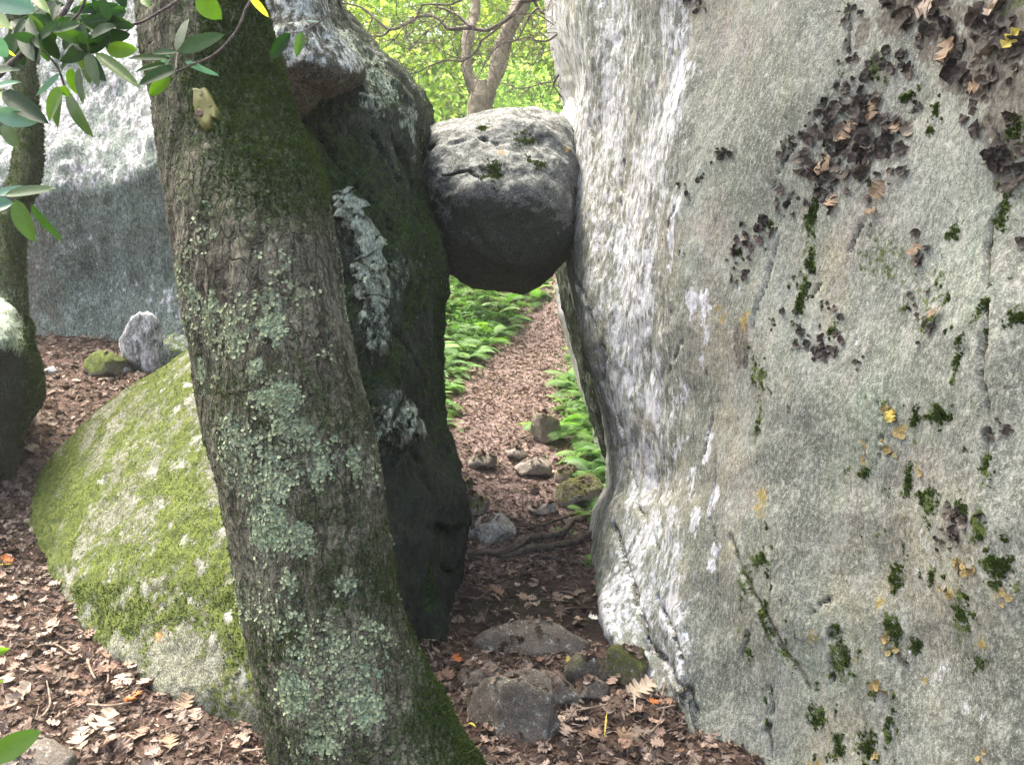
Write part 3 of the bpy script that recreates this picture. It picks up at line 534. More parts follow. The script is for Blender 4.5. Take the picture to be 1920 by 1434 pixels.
V = g.flat(); h = 0.10 * fbm(V, 1.3, 3, off=4) + 0.05 * fbm(V, 3.4, 4, ridge=True, off=8, sc=(1, 1, .7)) + 0.016 * fbm(V, 12, 4, .6) + 0.004 * fbm(V, 50, 3)
g.disp(h); del h
cr = np.zeros(len(V))
for pts, wd in [([(570, 30), (640, 120), (700, 210), (760, 300), (800, 370)], 11), ([(600, 250), (660, 330), (730, 420), (790, 520)], 12), ([(700, 560), (760, 640), (800, 720)], 16), ([(720, 780), (780, 850), (810, 960)], 14), ([(870, 985), (845, 1000), (820, 990)], 12), ([(872, 1060), (850, 1070), (830, 1060)], 9), ([(700, 250), (740, 330), (790, 410)], 9), ([(640, 20), (690, 100), (750, 190)], 7)]:
    cr = np.maximum(cr, g.groove(pts, wd))
sx, sy, _ = proj(V); spur = np.maximum(g.groove([(636, 392), (648, 430), (662, 480), (674, 540), (684, 600), (694, 660)], 42), 0)
spur = spur * np.clip(.8 + .4 * fbm(V, 5, 4, .55, off=3, ridge=True), .2, 1.2) * (1 - .5 * sst(sy, 520, 680)); blg = g.blob(712, 800, 52, 82, rough=.25)
g.disp(-0.06 * cr + .13 * spur + .16 * blg * (1 + .15 * fbm(V, 7, 4))); del g._pj; V = g.flat(); sx, sy, _ = proj(V); N = g.normals().reshape(-1, 3)
moss = 0.62 * sst(fbm(V, 1.8, 4, .6, off=2), -0.55, 0.3) * sst(900 - sy, 0, 260) * sst(sy, 120, 300) + 0.35 * sst(N[:, 2], 0, 0.6)
moss = np.maximum(moss, blobs(g, [(560, 260, 60, 50), (640, 330, 50, 60), (720, 450, 40, 60), (850, 850, 20, 50), (600, 300, 50, 60), (770, 560, 30, 60), (800, 1100, 30, 120)]) * .8)
lich = np.maximum(blobs(g, [(700, 130, 60, 60), (760, 220, 30, 50), (640, 70, 40, 40), (560, 30, 40, 30), (700, 200, 30, 40), (740, 180, 40, 60), (670, 110, 30, 60), (600, 60, 30, 40), (650, 90, 60, 60), (715, 160, 50, 60), (775, 250, 24, 60)], rough=1.0) * 0.8, 0.50 * sst(fbm(V, 2.5, 4, .6, off=12), -0.2, 0.5) * sst(760 - sy, 0, 300))
lich = np.maximum(lich, np.maximum(spur * 1.1, blg * .95) * np.clip(.72 + .7 * fbm(V, 6, 4, .65, off=81), 0, 1)); moss = moss * (1 - .9 * np.clip(np.maximum(spur, blg) * 1.5, 0, 1))
stain_shade = (sst(sy, 480, 800) * 0.7 + cr) * (1 - np.clip(np.maximum(spur, blg) * 2, 0, 1))  # lower face and creases darkened; the gap's shade is painted in
dark = link('mossy_boulder', g.mesh('mossy_boulder', cols=masks(g, moss, lich, stain_shade)), M['dark'])
tag(dark, 'tall dark boulder behind the trunk, left side of the passage', 'boulder')
M['moss_mid'] = leaf_mat('moss_green', [(0, (0.012, 0.030, 0.008)), (0.5, (0.035, 0.075, 0.018)), (1, (0.08, 0.125, 0.03))], 0.2, (1.2, 1.3, 0.6), 0.9, spec=0.1)
tufts(g, sst(moss, .25, .7) * (.25 + sst(fbm(V, 3, 4, .7, off=91), -.2, .4)) * (sy < 1150), 30000, 0.009, dark, M['moss_mid']); darkg = g
def rock_part(name, rows, parent, mat, seed, amp=0.03, lich=0.8, moss=0.2, span=9, ex=0.85, K=12, stain_under=0.0, fr=6):
    g = Grid(ring_rows(rows, K, ex), [span] * (len(rows) - 1), [10] * K); V = g.flat()
    g.disp(amp * fbm(V, fr, 4, .55, ridge=True, off=seed) + amp * .5 * fbm(V, fr * .4, 2, off=seed + 3)); N = g.normals().reshape(-1, 3); V = g.flat()
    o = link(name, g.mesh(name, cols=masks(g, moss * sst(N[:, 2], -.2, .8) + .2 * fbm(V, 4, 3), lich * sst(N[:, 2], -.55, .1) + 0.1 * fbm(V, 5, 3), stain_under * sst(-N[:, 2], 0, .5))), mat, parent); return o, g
M['ledge'] = rock_mat('pale_ledge_rock', (0.080, 0.076, 0.052), (0.042, 0.040, 0.028), (0.15, 0.148, 0.115), streak=(1, 1, .6), fine=1.3, lichen=(0.66, 0.72, 0.68), lich2=(0.30, 0.33, 0.29), stain_shade=(0.02, 0.018, 0.018))
rock_part('rock_ledge', [(-420, 440, 500, 3.15, 3.9), (-120, 450, 570, 3.08, 3.9), (-40, 460, 590, 3.05, 3.95), (40, 470, 604, 3.0, 3.95), (85, 485, 628, 2.95, 4.0), (115, 500, 655, 2.95, 4.0), (136, 512, 670, 2.98, 4.0), (150, 516, 655, 3.02, 4.0), (170, 522, 605, 3.08, 3.9), (192, 528, 575, 3.15, 3.8), (205, 535, 560, 3.3, 3.7)], dark, M['ledge'], 3, 0.04, 0.50, 0.35, 10, 0.6, fr=5, stain_under=0.25)

# --- chockstone
rows = [(211, 905, 955, 4.72, 4.85), (222, 868, 1012, 4.62, 5.0), (238, 838, 1052, 4.5, 5.05), (258, 810, 1068, 4.42, 5.1), (275, 801, 1074, 4.38, 5.1), (310, 799, 1077, 4.25, 5.1), (340, 803, 1077, 4.2, 5.1), (365, 806, 1073, 4.18, 5.1), (400, 812, 1070, 4.21, 5.1), (445, 822, 1067, 4.3, 5.05), (480, 834, 1046, 4.42, 5.0), (498, 850, 1030, 4.48, 5.0), (514, 874, 1014, 4.55, 4.95), (527, 905, 995, 4.62, 4.9), (534, 935, 975, 4.7, 4.82)]
g = Grid(ring_rows(rows, 14, 0.8), [5, 8, 8, 8, 14, 16, 8, 14, 16, 14, 10, 8, 6, 4], [18] * 14); V = g.flat()
g.disp(0.055 * fbm(V, 2.3, 3, off=6, ridge=True) + 0.018 * fbm(V, 6, 4, off=16) + 0.010 * fbm(V, 11, 4, .6, ridge=True) + 0.003 * fbm(V, 50, 2))
crk = np.maximum(g.groove([(802, 282), (850, 268), (905, 262), (930, 268)], 6), g.groove([(830, 330), (880, 322), (905, 335)], 4)); g.disp(-0.03 * crk); V = g.flat(); sx, sy, _ = proj(V); N = g.normals().reshape(-1, 3)
moss = np.maximum(blobs(g, [(925, 322, 36, 36), (910, 240, 16, 28), (985, 262, 34, 24), (1010, 305, 34, 26)], rough=1.2) * .6, .36 * sst(fbm(V, 6, 4, .7, off=71), -.1, .5))
lich = 0.5 * sst(N[:, 2], -.2, .5) + .2 * fbm(V, 6, 3)
chock = link('chockstone', g.mesh('chockstone', cols=masks(g, moss, lich, crk * .8 + 0.9 * sst(-N[:, 2], 0.0, .35), blobs(g, [(940, 285, 16, 10), (1065, 280, 14, 12)]) * .6)), M['chock'])  # dark mask on the underside is painted shade
tag(chock, 'rounded grey stone wedged in mid-air between the two rock walls', 'boulder')
tufts(g, sst(moss, .4, 1), 1500, 0.007, chock, M['moss'])

# --- back wall on the left
def brow(py, d, L=-420, R_=470): return [at(L, py, d + 2.5), at(L, py, d + .1), at(-150, py, d - .05), at(60, py, d - .1), at(190, py, d), at(330, py, d - .05), at(R_, py, d + .1), at(R_ + 20, py, d + 1.2), at(R_ - 60, py, d + 3.2)]
rows = [brow(-500, 8.4), brow(-120, 7.7), brow(60, 7.3), brow(180, 7.1), brow(300, 6.88), brow(352, 6.8), brow(380, 6.82), brow(420, 6.86), brow(520, 6.95), brow(620, 6.9), brow(700, 6.75), brow(900, 6.8)]
for r_, dy in ((4, -30), (5, -45), (6, -40), (7, -20)):      # the brow climbs to the right
    for c_ in (5, 6): rows[r_][c_] = rows[r_][c_] + np.array([0, 0, -dy * 6.8 / FOC])
g = Grid(rows, [6, 16, 16, 16, 12, 8, 12, 16, 16, 12, 6], [2, 8, 22, 24, 26, 24, 6, 3, 3]); V = g.flat()
g.disp(0.10 * fbm(V, .9, 3, off=21) + 0.05 * fbm(V, 3, 4, off=5, sc=(1.6, 1, .7)) + 0.03 * fbm(V, 9, 4, .65, sc=(1.6, 1, .7))); V = g.flat(); sx, sy, _ = proj(V)
edge = 358 - 60 * sst(sx, 200, 320) + 14 * fbm(V, 2.5, 3)
lich = np.clip(1.0 * sst(edge - sy, -6, 14) * (0.50 + 0.55 * fbm(V, 1.8, 5, .65, sc=(1.6, 1, .45), off=33)), 0, 1)  # sunlit upper part painted pale; edge is the painted light-shade line
lich = np.maximum(lich, 0.36 * sst(fbm(V, 2, 3, off=8), -.3, .4)); lich = np.maximum(lich, blobs(g, [(320, 560, 24, 40), (340, 590, 20, 30)]) * .55)
stain_shade = 0.55 * sst(sy, 370, 420) * sst(230 - sx, 0, 160) + blobs(g, [(90, 180, 40, 40), (70, 250, 30, 20)]) * .5
bw = link('rock_wall', g.mesh('rock_wall', cols=masks(g, 0.25 * sst(fbm(V, 2, 3, off=50), 0, .5) * (sy > 380), lich, stain_shade)), M['back']); tag(bw, 'distant rock face, painted sunlit white above a level line and grey-green below', 'rock wall')

# --- low mossy boulder left of the trunk
def mrow(pts): return [at(*p) for p in pts]
rows = [mrow([(300, 705, 4.95), (345, 664, 4.72), (420, 625, 4.35), (520, 600, 4.1), (600, 640, 3.9), (640, 700, 4.3), (560, 690, 5.0), (380, 680, 5.4)]),
        mrow([(200, 775, 4.95), (262, 722, 4.66), (370, 690, 4.2), (500, 690, 3.85), (620, 740, 3.6), (680, 800, 4.1), (560, 760, 5.2), (300, 760, 5.5)]),
        mrow([(95, 868, 4.75), (170, 815, 4.55), (330, 790, 4.0), (480, 790, 3.65), (610, 840, 3.4), (690, 900, 3.9), (560, 860, 5.2), (220, 850, 5.3)]),
        mrow([(42, 955, 4.5), (100, 950, 4.25), (270, 930, 3.72), (430, 930, 3.38), (590, 960, 3.15), (690, 1040, 3.7), (560, 960, 5.2), (120, 940, 5.0)]),
        mrow([(44, 1030, 4.3), (95, 1060, 3.95), (240, 1070, 3.48), (400, 1070, 3.15), (570, 1100, 2.98), (690, 1160, 3.6), (560, 1060, 5.2), (90, 1020, 4.9)]),
        mrow([(62, 1090, 4.05), (110, 1130, 3.76), (250, 1170, 3.32), (390, 1190, 3.02), (560, 1220, 2.9), (690, 1260, 3.5), (560, 1150, 5.2), (90, 1080, 4.8)]),
        mrow([(95, 1150, 3.85), (165, 1200, 3.52), (290, 1270, 3.12), (410, 1310, 2.93), (550, 1340, 2.85), (690, 1360, 3.4), (560, 1250, 5.2), (100, 1140, 4.7)]),
        mrow([(115, 1190, 3.85), (195, 1260, 3.5), (305, 1330, 3.1), (420, 1385, 2.95), (560, 1420, 2.87), (690, 1440, 3.3), (560, 1340, 5.2), (110, 1200, 4.7)]),
        mrow([(130, 1300, 3.85), (210, 1380, 3.5), (320, 1450, 3.1), (430, 1490, 2.95), (560, 1520, 2.87), (690, 1540, 3.3), (560, 1440, 5.2), (120, 1300, 4.7)])]
g = Grid(rows, [28, 30, 34, 34, 26, 28, 20, 6], [30, 50, 48, 40, 14, 6, 6, 18]); V = g.flat()
g.disp(0.03 * fbm(V, 2, 3, off=14) + 0.014 * fbm(V, 8, 4, .6, ridge=True, off=3) + 0.005 * fbm(V, 30, 3, .6)); V = g.flat(); sx, sy, _ = proj(V)
cr = np.maximum(g.groove([(375, 1150), (395, 1190), (420, 1235), (450, 1270)], 6), g.groove([(240, 740), (290, 700), (350, 665)], 5) * .6)
plates = [(210, 1072, 26, 30), (130, 1085, 24, 18), (345, 1010, 18, 14), (320, 985, 12, 10), (300, 945, 30, 14), (215, 1135, 26, 22), (370, 820, 40, 30), (340, 870, 40, 22), (360, 745, 22, 22), (330, 770, 16, 14), (285, 880, 20, 10), (250, 940, 16, 10), (230, 1000, 12, 8), (420, 990, 26, 20), (190, 900, 16, 8), (270, 1100, 24, 20), (400, 880, 30, 20), (150, 985, 12, 6), (380, 1060, 22, 20), (160, 1070, 20, 14)]
lich = blobs(g, plates, rough=1.0) * .75; wl = blobs(g, [(428, 1155, 16, 14), (397, 1198, 11, 18), (455, 1272, 12, 20), (358, 1125, 10, 7), (350, 720, 22, 5)])
wl = np.maximum(wl, g.groove([(300, 735), (330, 705), (356, 680)], 5) * .9)
base = sst(fbm(V, 4.0, 5, .62, off=19, sc=(1, 1, 1)), -0.30, 0.22)
moss = (0.40 + 0.5 * base) * sst(1190 - sy + 60 * fbm(V, 4, 3), -140, 120) * (1 - .75 * lich) + 0.50 * sst(sy, 1080, 1200) * sst(fbm(V, 4, 5, .65, off=7), -.25, .3)
moss = np.maximum(moss, 0.95 * sst(330 - sx - (sy - 655) * -0.1, -10, 60) * sst(760 - sy, 0, 80)); moss = np.maximum(moss, 0.75 * sst(150 - sx, 0, 60) * (sy < 1100)) * (1 - wl)
mossy = link('mossy_boulder', g.mesh('mossy_boulder', cols=masks(g, moss, np.maximum(lich * .8, wl), cr * .8 + 0.3 * sst(sy, 1150, 1300), blobs(g, [(300, 1190, 26, 20), (290, 1140, 14, 8), (130, 1110, 14, 10)]) * .7)), M['mossy'])
tag(mossy, 'low sloping boulder covered in bright yellow-green moss, left of the trunk', 'boulder')
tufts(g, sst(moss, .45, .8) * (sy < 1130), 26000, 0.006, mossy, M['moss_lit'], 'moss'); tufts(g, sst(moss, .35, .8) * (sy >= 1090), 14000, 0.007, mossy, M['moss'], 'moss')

# --- rocks at the far left
g = Grid(ring_rows([(560, -60, 20, 4.5, 5.2), (590, -160, 44, 4.3, 5.4), (615, -220, 54, 4.15, 5.5), (650, -240, 60, 4.1, 5.5), (690, -240, 74, 4.2, 5.5), (740, -240, 78, 4.25, 5.5), (800, -220, 50, 4.3, 5.5), (900, -200, 30, 4.3, 5.5)], 12, .8), [10] * 7, [14] * 12); V = g.flat()
g.disp(.04 * fbm(V, 3, 4, off=2) + .015 * fbm(V, 12, 3)); V = g.flat(); sx, sy, _ = proj(V); N = g.normals().reshape(-1, 3)
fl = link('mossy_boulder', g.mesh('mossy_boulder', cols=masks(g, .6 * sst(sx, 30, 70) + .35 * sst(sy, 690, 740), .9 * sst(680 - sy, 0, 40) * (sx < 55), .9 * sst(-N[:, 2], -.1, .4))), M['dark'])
tag(fl, 'undercut dark rock with pale lichen cap at the far left edge', 'boulder'); tufts(g, sst(sx, 30, 70), 5000, .014, fl, M['moss'])
def tree_trunk(rows, K, spans, amp, seed, mossf, lichf, name, parent, mat='bark', colspan=10, bfreq=12, stretch=.22):
    g = Grid(ring_rows(rows, K, 1.0), spans, [colspan] * K); V = g.flat(); 
    h1 = fbm(V, bfreq, 4, .55, ridge=True, sc=(1, 1, stretch), off=seed); h2 = fbm(V, bfreq * 2.2, 3, .6, sc=(1, 1, 1.6), off=seed + 4)
    h3 = fbm(V, bfreq * .8, 3, .5, sc=(1, 1, stretch * .6), off=seed + 31); crk_ = sst(-h1, .0, .55); g.disp(amp * 1.1 * h1 + amp * .6 * h2 + amp * .8 * h3 + amp * 1.6 * fbm(V, 2.2, 3, off=seed + 9) - amp * 1.2 * crk_); V = g.flat(); sx, sy, _ = proj(V)
    m = mossf(g, V, sx, sy); l = lichf(g, V, sx, sy)
    mint = blobs(g, [(520, 745, 60, 40), (545, 1305, 56, 66), (690, 1330, 42, 46), (590, 1400, 30, 20), (500, 1010, 50, 40)]) if colspan > 20 else 0 * m
    l = np.maximum(l, mint * .92); m = m * (1 - .8 * mint)
    o = link(name, g.mesh(name, cols={'masks': np.stack([np.clip(m, 0, 1), np.clip(l, 0, 1), sst(-h1, .05, .5) * (1 - .7 * mint), mint], 1)}), M[mat], parent); g.mint = mint; return o, g, m, l
tr = empty('slender_tree', at(10, 600, 4.9)); tag(tr, 'mossy slender trunk rising at the far left in front of the white rock', 'tree')
tr_p = Vector(tr.location)
def as_child(o, p): o.matrix_parent_inverse = Matrix.Translation(-Vector(p.location)); return o
o, g, m, l = tree_trunk([(-900, -60, -35, 4.9, 5.1), (-400, -20, 12, 4.88, 5.1), (0, 12, 46, 4.86, 5.1), (200, 32, 70, 4.8, 5.08), (330, 22, 72, 4.72, 5.05), (420, -20, 50, 4.65, 5.0), (500, -40, 44, 4.6, 5.0), (600, -50, 48, 4.55, 5.0), (700, -60, 40, 4.55, 5.0)], 10, [6, 8, 14, 16, 14, 14, 16, 8], .016, 5, lambda g, V, x, y: .80 + .4 * fbm(V, 3, 3), lambda g, V, x, y: .45 * sst(y, 480, 560), 'trunk', tr); as_child(o, tr); FARG = (g, m)

# --- the leaning foreground tree
tree = empty('leaning_tree', (-.35, 2.5, 0)); tag(tree, 'thick leaning tree trunk with moss and lichen in the foreground', 'tree')
TRW = [(-2000, 110, 250, 2.75), (-900, 190, 350, 2.62), (-300, 232, 436, 2.54), (-80, 248, 472, 2.5), (60, 260, 505, 2.48), (200, 288, 542, 2.46), (350, 310, 602, 2.44), (450, 328, 628, 2.43), (560, 346, 643, 2.42), (660, 356, 662, 2.42), (760, 372, 684, 2.42), (860, 392, 703, 2.42), (950, 416, 718, 2.42), (1100, 446, 742, 2.43), (1200, 464, 778, 2.44), (1300, 480, 826, 2.46), (1380, 496, 868, 2.48), (1434, 508, 904, 2.5), (1520, 515, 960, 2.52), (1700, 480, 1060, 2.56)]
rw = [(py, L, R_, dc - (R_ - L) / 2 / FOC * dc * .92, dc + (R_ - L) / 2 / FOC * dc * .92) for (py, L, R_, dc) in TRW]
def bm(g, V, x, y):
    b = .50 + .34 * fbm(V, 3.2, 4, .6, off=3) + .35 * sst(480 - y, 0, 260) * sst(x, 320, 420) + .22 * sst(y, 1000, 1250) * sst(x - (y - 1000) * .35, 600, 720) - .25 * sst(y, 380, 480) * sst(620 - y, -100, 100)
    return b
def bl(g, V, x, y):
    b = blobs(g, [(520, 745, 66, 46), (545, 800, 58, 44), (520, 900, 60, 60), (500, 980, 62, 56), (560, 1010, 48, 50), (545, 1305, 52, 62), (690, 1330, 42, 44), (620, 1400, 40, 24), (510, 610, 44, 46), (480, 690, 26, 30), (600, 880, 30, 40), (440, 640, 30, 40), (395, 590, 24, 60), (360, 560, 10, 40), (640, 560, 16, 60), (650, 1090, 30, 30), (540, 1090, 26, 30), (660, 860, 22, 60), (380, 700, 14, 50), (480, 1010, 20, 20)])
    return np.maximum(b * .8, .56 * sst(fbm(V, 4, 5, .65, off=44), -.4, .4) * (.45 + .55 * sst(y, 300, 560)) * sst(y, 60, 360) * (1 - .8 * sst(y, 1150, 1350) * sst(x, 640, 760))) 
o, g, m, l = tree_trunk(rw, 16, [4, 8, 20, 26, 26, 28, 22, 24, 22, 22, 22, 22, 30, 24, 26, 22, 16, 18, 6], .011, 77, bm, bl, 'trunk', tree, colspan=26); as_child(o, tree)
sx, sy, _ = proj(g.flat())
def under(parent, f, *a, **k):
    n0 = set(C.objects); f(*a, **k)
    for x in set(C.objects) - n0: as_child(x, parent)
under(tree, flakes, g, sst(l, .55, .9) ** 2 * .3 + .12 * sst(l, .3, .5), 6000, .0045, tree, M['lich'], 'lichen', .4)
under(tree, tufts, g, sst(m, .5, .9) * (l < .5), 26000, .009, tree, M['moss'], 'moss')
trunkg = g
under(tr, tufts, FARG[0], sst(FARG[1], .5, .9), 9000, .014, tr, M['moss'], 'moss')
# growth on the bark
k = g.pick(388, 210); kp = g.flat()[k]; kn = g.normals().reshape(-1, 3)[k]
gr = empty('bark_growth', kp); tag(gr, 'yellow growth with a pale knob on the mossy trunk', 'fungus')
def lump(name, pts_px, depth_lift, mat, parent, seed):
    V = []
    for (px, py) in pts_px: kk = trunkg.pick(px, py, 8); V.append(trunkg.flat()[kk] + trunkg.normals().reshape(-1, 3)[kk] * .004)
    V = np.array(V); n = len(V); c = V.mean(0) + kn * depth_lift; mid = [(v * .5 + c * .5) + kn * depth_lift * .5 for v in V]
    P = np.vstack([V - kn * .01, V + kn * .005, mid, c]); F = []
    for i in range(n):
        j = (i + 1) % n; F += [(i, j, j + n), (i, j + n, i + n), (i + n, j + n, j + 2 * n), (i + n, j + 2 * n, i + 2 * n), (i + 2 * n, j + 2 * n, 3 * n)]
    me = mesh_np(name, P - kp, None, np.array(F), True); link(name, me, mat, parent)
lump('growth_body', [(368, 176), (386, 170), (398, 184), (406, 205), (414, 228), (400, 220), (398, 240), (390, 248), (381, 235), (373, 220), (366, 198)], .004, M['fungus'], gr, 0)
lump('pale_knob', [(366, 168), (374, 165), (381, 172), (381, 182), (374, 181), (367, 176)], .004, M['knob'], gr, 1)
lump('dark_hollow', [(371, 208), (379, 205), (386, 212), (385, 222), (377, 222), (371, 216)], .005, M['wound'], gr, 2)

# ------------------------------------------------------------------ leaves, crowns
LF = np.array([(0, 0, 0), (.5, .28, .10), (1.0, 0, -.05), (.5, -.28, .10)]); LF_F = [(0, 1, 2), (0, 2, 3)]
def cloud(P, size, tint=None, up=.5, tilt=.9, sizes=None):
    n = len(P); N = np.tile([0, 0, 1.0], (n, 1)); 
    if tint is None: tint = np.clip(.5 + .7 * fbm(P, .8, 3, off=5) + .35 * (rng.random(n) - .5), 0, 1)
    return scatter(P, N, LF - np.array([.5, 0, 0]), LF_F, size, tint, tilt)
def clump_cloud(c, rad, nclump, per, cs, size, shell=.55):
    """leaves gathered in clumps through an uneven ellipsoid"""
    D = rng.normal(size=(nclump, 3)); D /= np.linalg.norm(D, axis=1)[:, None]; r = (shell + (1 - shell) * rng.random(nclump)) ; r = r * (1 + .3 * fbm(D * 2 + c, 1, 2))
    P = np.array(c) + D * r[:, None] * np.array(rad)
    Q = (P[:, None] + rng.normal(size=(nclump, per, 3)) * np.array([cs, cs, cs * .45])).reshape(-1, 3); return Q
# overhead crown of the foreground tree
# (limbs fork above the picture and shade the near rocks)
top = at(180, -2000, 2.75)
limbs = []
for dx, dy, dz, r0 in [(-1.6, .6, 1.6, .07), (1.0, 1.2, 1.9, .07), (.2, -1.4, 1.8, .06), (-.6, 2.0, 1.5, .05), (1.9, -.2, 1.5, .05)]:
    p = [top - np.array([0, 0, .3]), top + np.array([dx * .35, dy * .35, dz * .5]), top + np.array([dx, dy, dz])]
    o = link('limb', tri_mesh('limb', tube(p, [r0, r0 * .7, r0 * .35], 8, 6, .15)), M['farbark'], tree); as_child(o, tree)
Q = clump_cloud(top + np.array([.35, .6, 1.7]), (2.9, 2.3, .9), 420, 26, .24, .1, .15)
o = link('crown', tri_mesh('crown', cloud(Q, .10), False), M['crown'], tree); as_child(o, tree); tag(o, kind='stuff')

def shrub_tree(x, y, h, rad, nclump, mat, label, cat, leaf=.085, trunk_r=.05, low=.25, lean=0, name='tree', per=24):
    z = float(H([x], [y])[0]); b = np.array([x, y, z]); e = empty(name, b); tag(e, label, cat, 'leafy trees on the slope beyond' if cat == 'tree' else 'green shrubs beyond the passage')
    top = np.array([lean, 0, h * .8])
    P = [(0, 0, -.1), (lean * .2 + .05, .03, h * .3), (lean * .6 - .05, 0, h * .55), tuple(top)]
    link('trunk', tri_mesh('trunk', tube(P, [trunk_r, trunk_r * .8, trunk_r * .5, trunk_r * .2], 8, 5, .2)), M['farbark'], e)
    c = np.array([lean * .7, 0, h * (low + (1 - low) / 2)]); Q = clump_cloud(c, (rad, rad, h * (1 - low) / 2), nclump, per, rad * .16, .1, .35)
    Q = Q[Q[:, 2] > .03]
    tag(link('crown', tri_mesh('crown', cloud(Q, leaf), False), mat, e), kind='stuff')
    return e
for i, (x, y, h, r, n, mt, lab) in enumerate([
    (-3.2, 14, 7, 2.4, 320, 'crown', 'leafy tree behind the upper edge of the dark boulder'), (-.9, 17, 8, 2.6, 380, 'crown', 'yellow-green tree seen left of the forked trunk'), (1.7, 16, 7.5, 2.4, 360, 'crown', 'leafy tree right of the forked trunk beyond the chockstone'),
    (0.3, 22, 11, 3.6, 420, 'crown', 'tall pale tree farthest behind the forked trunk'), (-5.5, 19, 10, 3.4, 360, 'crown', 'tall leafy tree hidden behind the white rock face'), (4.6, 20, 10, 3.4, 360, 'crown', 'tall leafy tree behind the grey cliff'), (-9, 15, 9, 3, 260, 'crown', 'leafy tree beyond the far left rocks'), (-4.5, 11.5, 5.5, 1.8, 200, 'crown2', 'bushy green tree above the white rock face')]):
    shrub_tree(x, y, h * .62, r, int(n * .8), M[mt], lab, 'tree', .14 if y > 12 else .1, .12, .03, rnd.uniform(-.4, .4), 'broadleaf_tree')
for i, (x, y, h, r, n, lab) in enumerate([(-.9, 11.4, 1.5, .95, 150, 'rounded green shrub just left behind the chockstone'), (.9, 12.6, 1.8, 1.1, 160, 'green shrub right behind the chockstone'), (-2.2, 12.8, 2.3, 1.2, 180, 'green shrub beside the dark boulder rim'), (2.3, 11.3, 1.5, .9, 130, 'green shrub against the cliff edge'), (.0, 13.8, 2.2, 1.2, 170, 'pale green shrub beneath the forked tree'), (-2.6, 16, 4, 1.8, 260, 'tall yellow-green shrub over the dark boulder rim'), (3.0, 14.5, 4.2, 1.9, 260, 'tall green shrub rising behind the cliff edge'), (1.2, 18.5, 5, 2.2, 300, 'distant green shrub right of the forked trunk'), (-.6, 20, 5, 2.2, 300, 'distant green shrub left of the forked trunk')]):
    shrub_tree(x, y, h, r, n, M['crown2'], lab, 'shrub', .09, .02, .0, 0, 'shrub')

# forked tree
ft = empty('forked_tree', (0, 0, 0)); fb = at(905, 260, 9.2); fz = float(H([fb[0]], [fb[1]])[0]); ft.location = (fb[0], fb[1], fz); tag(ft, 'forked grey tree standing on the slope above the chockstone', 'tree')
def prow(L): return [(py, l, r, d - (r - l) / 2 / FOC * d, d + (r - l) / 2 / FOC * d) for (py, l, r, d) in L]
def ring_tree(rows, name, parent, seed, K=10):
    g = Grid(ring_rows(prow(rows), K, 1), [8] * (len(rows) - 1), [5] * K); V = g.flat(); g.disp(.015 * fbm(V, 5, 3, ridge=True, off=seed) + .012 * fbm(V, 2, 2, off=seed)); o = link(name, g.mesh(name), M['farbark'], parent); as_child(o, ft); return o
zb = 717 - (-( -fz + CAM[2]) ) * 0  # base below sight, hidden by the chockstone
ring_tree([(150, 884, 912, 9.2), (185, 880, 922, 9.2), (215, 878, 920, 9.2), (330, 870, 925, 9.2), (480, 850, 945, 9.2)], 'trunk', ft, 1)
ring_tree([(-260, 900, 920, 9.3), (-60, 884, 902, 9.3), (20, 882, 900, 9.3), (60, 869, 890, 9.25), (100, 866, 884, 9.22), (130, 866, 886, 9.2), (165, 876, 899, 9.2), (205, 884, 906, 9.2)], 'stem', ft, 2)
ring_tree([(-300, 985, 1010, 9.1), (-60, 972, 1002, 9.1), (20, 955, 990, 9.12), (60, 938, 966, 9.15), (95, 924, 956, 9.18), (130, 917, 948, 9.2), (165, 908, 932, 9.2), (205, 896, 920, 9.2)], 'stem', ft, 3)
crown_c = at(1160, -640, 9.6) - np.array(ft.location)
Q = clump_cloud(crown_c, (1.9, 1.6, 1.0), 150, 24, .3, .1, .3); tag(link('crown', tri_mesh('crown', cloud(Q, .12), False), M['crown'], ft), kind='stuff')

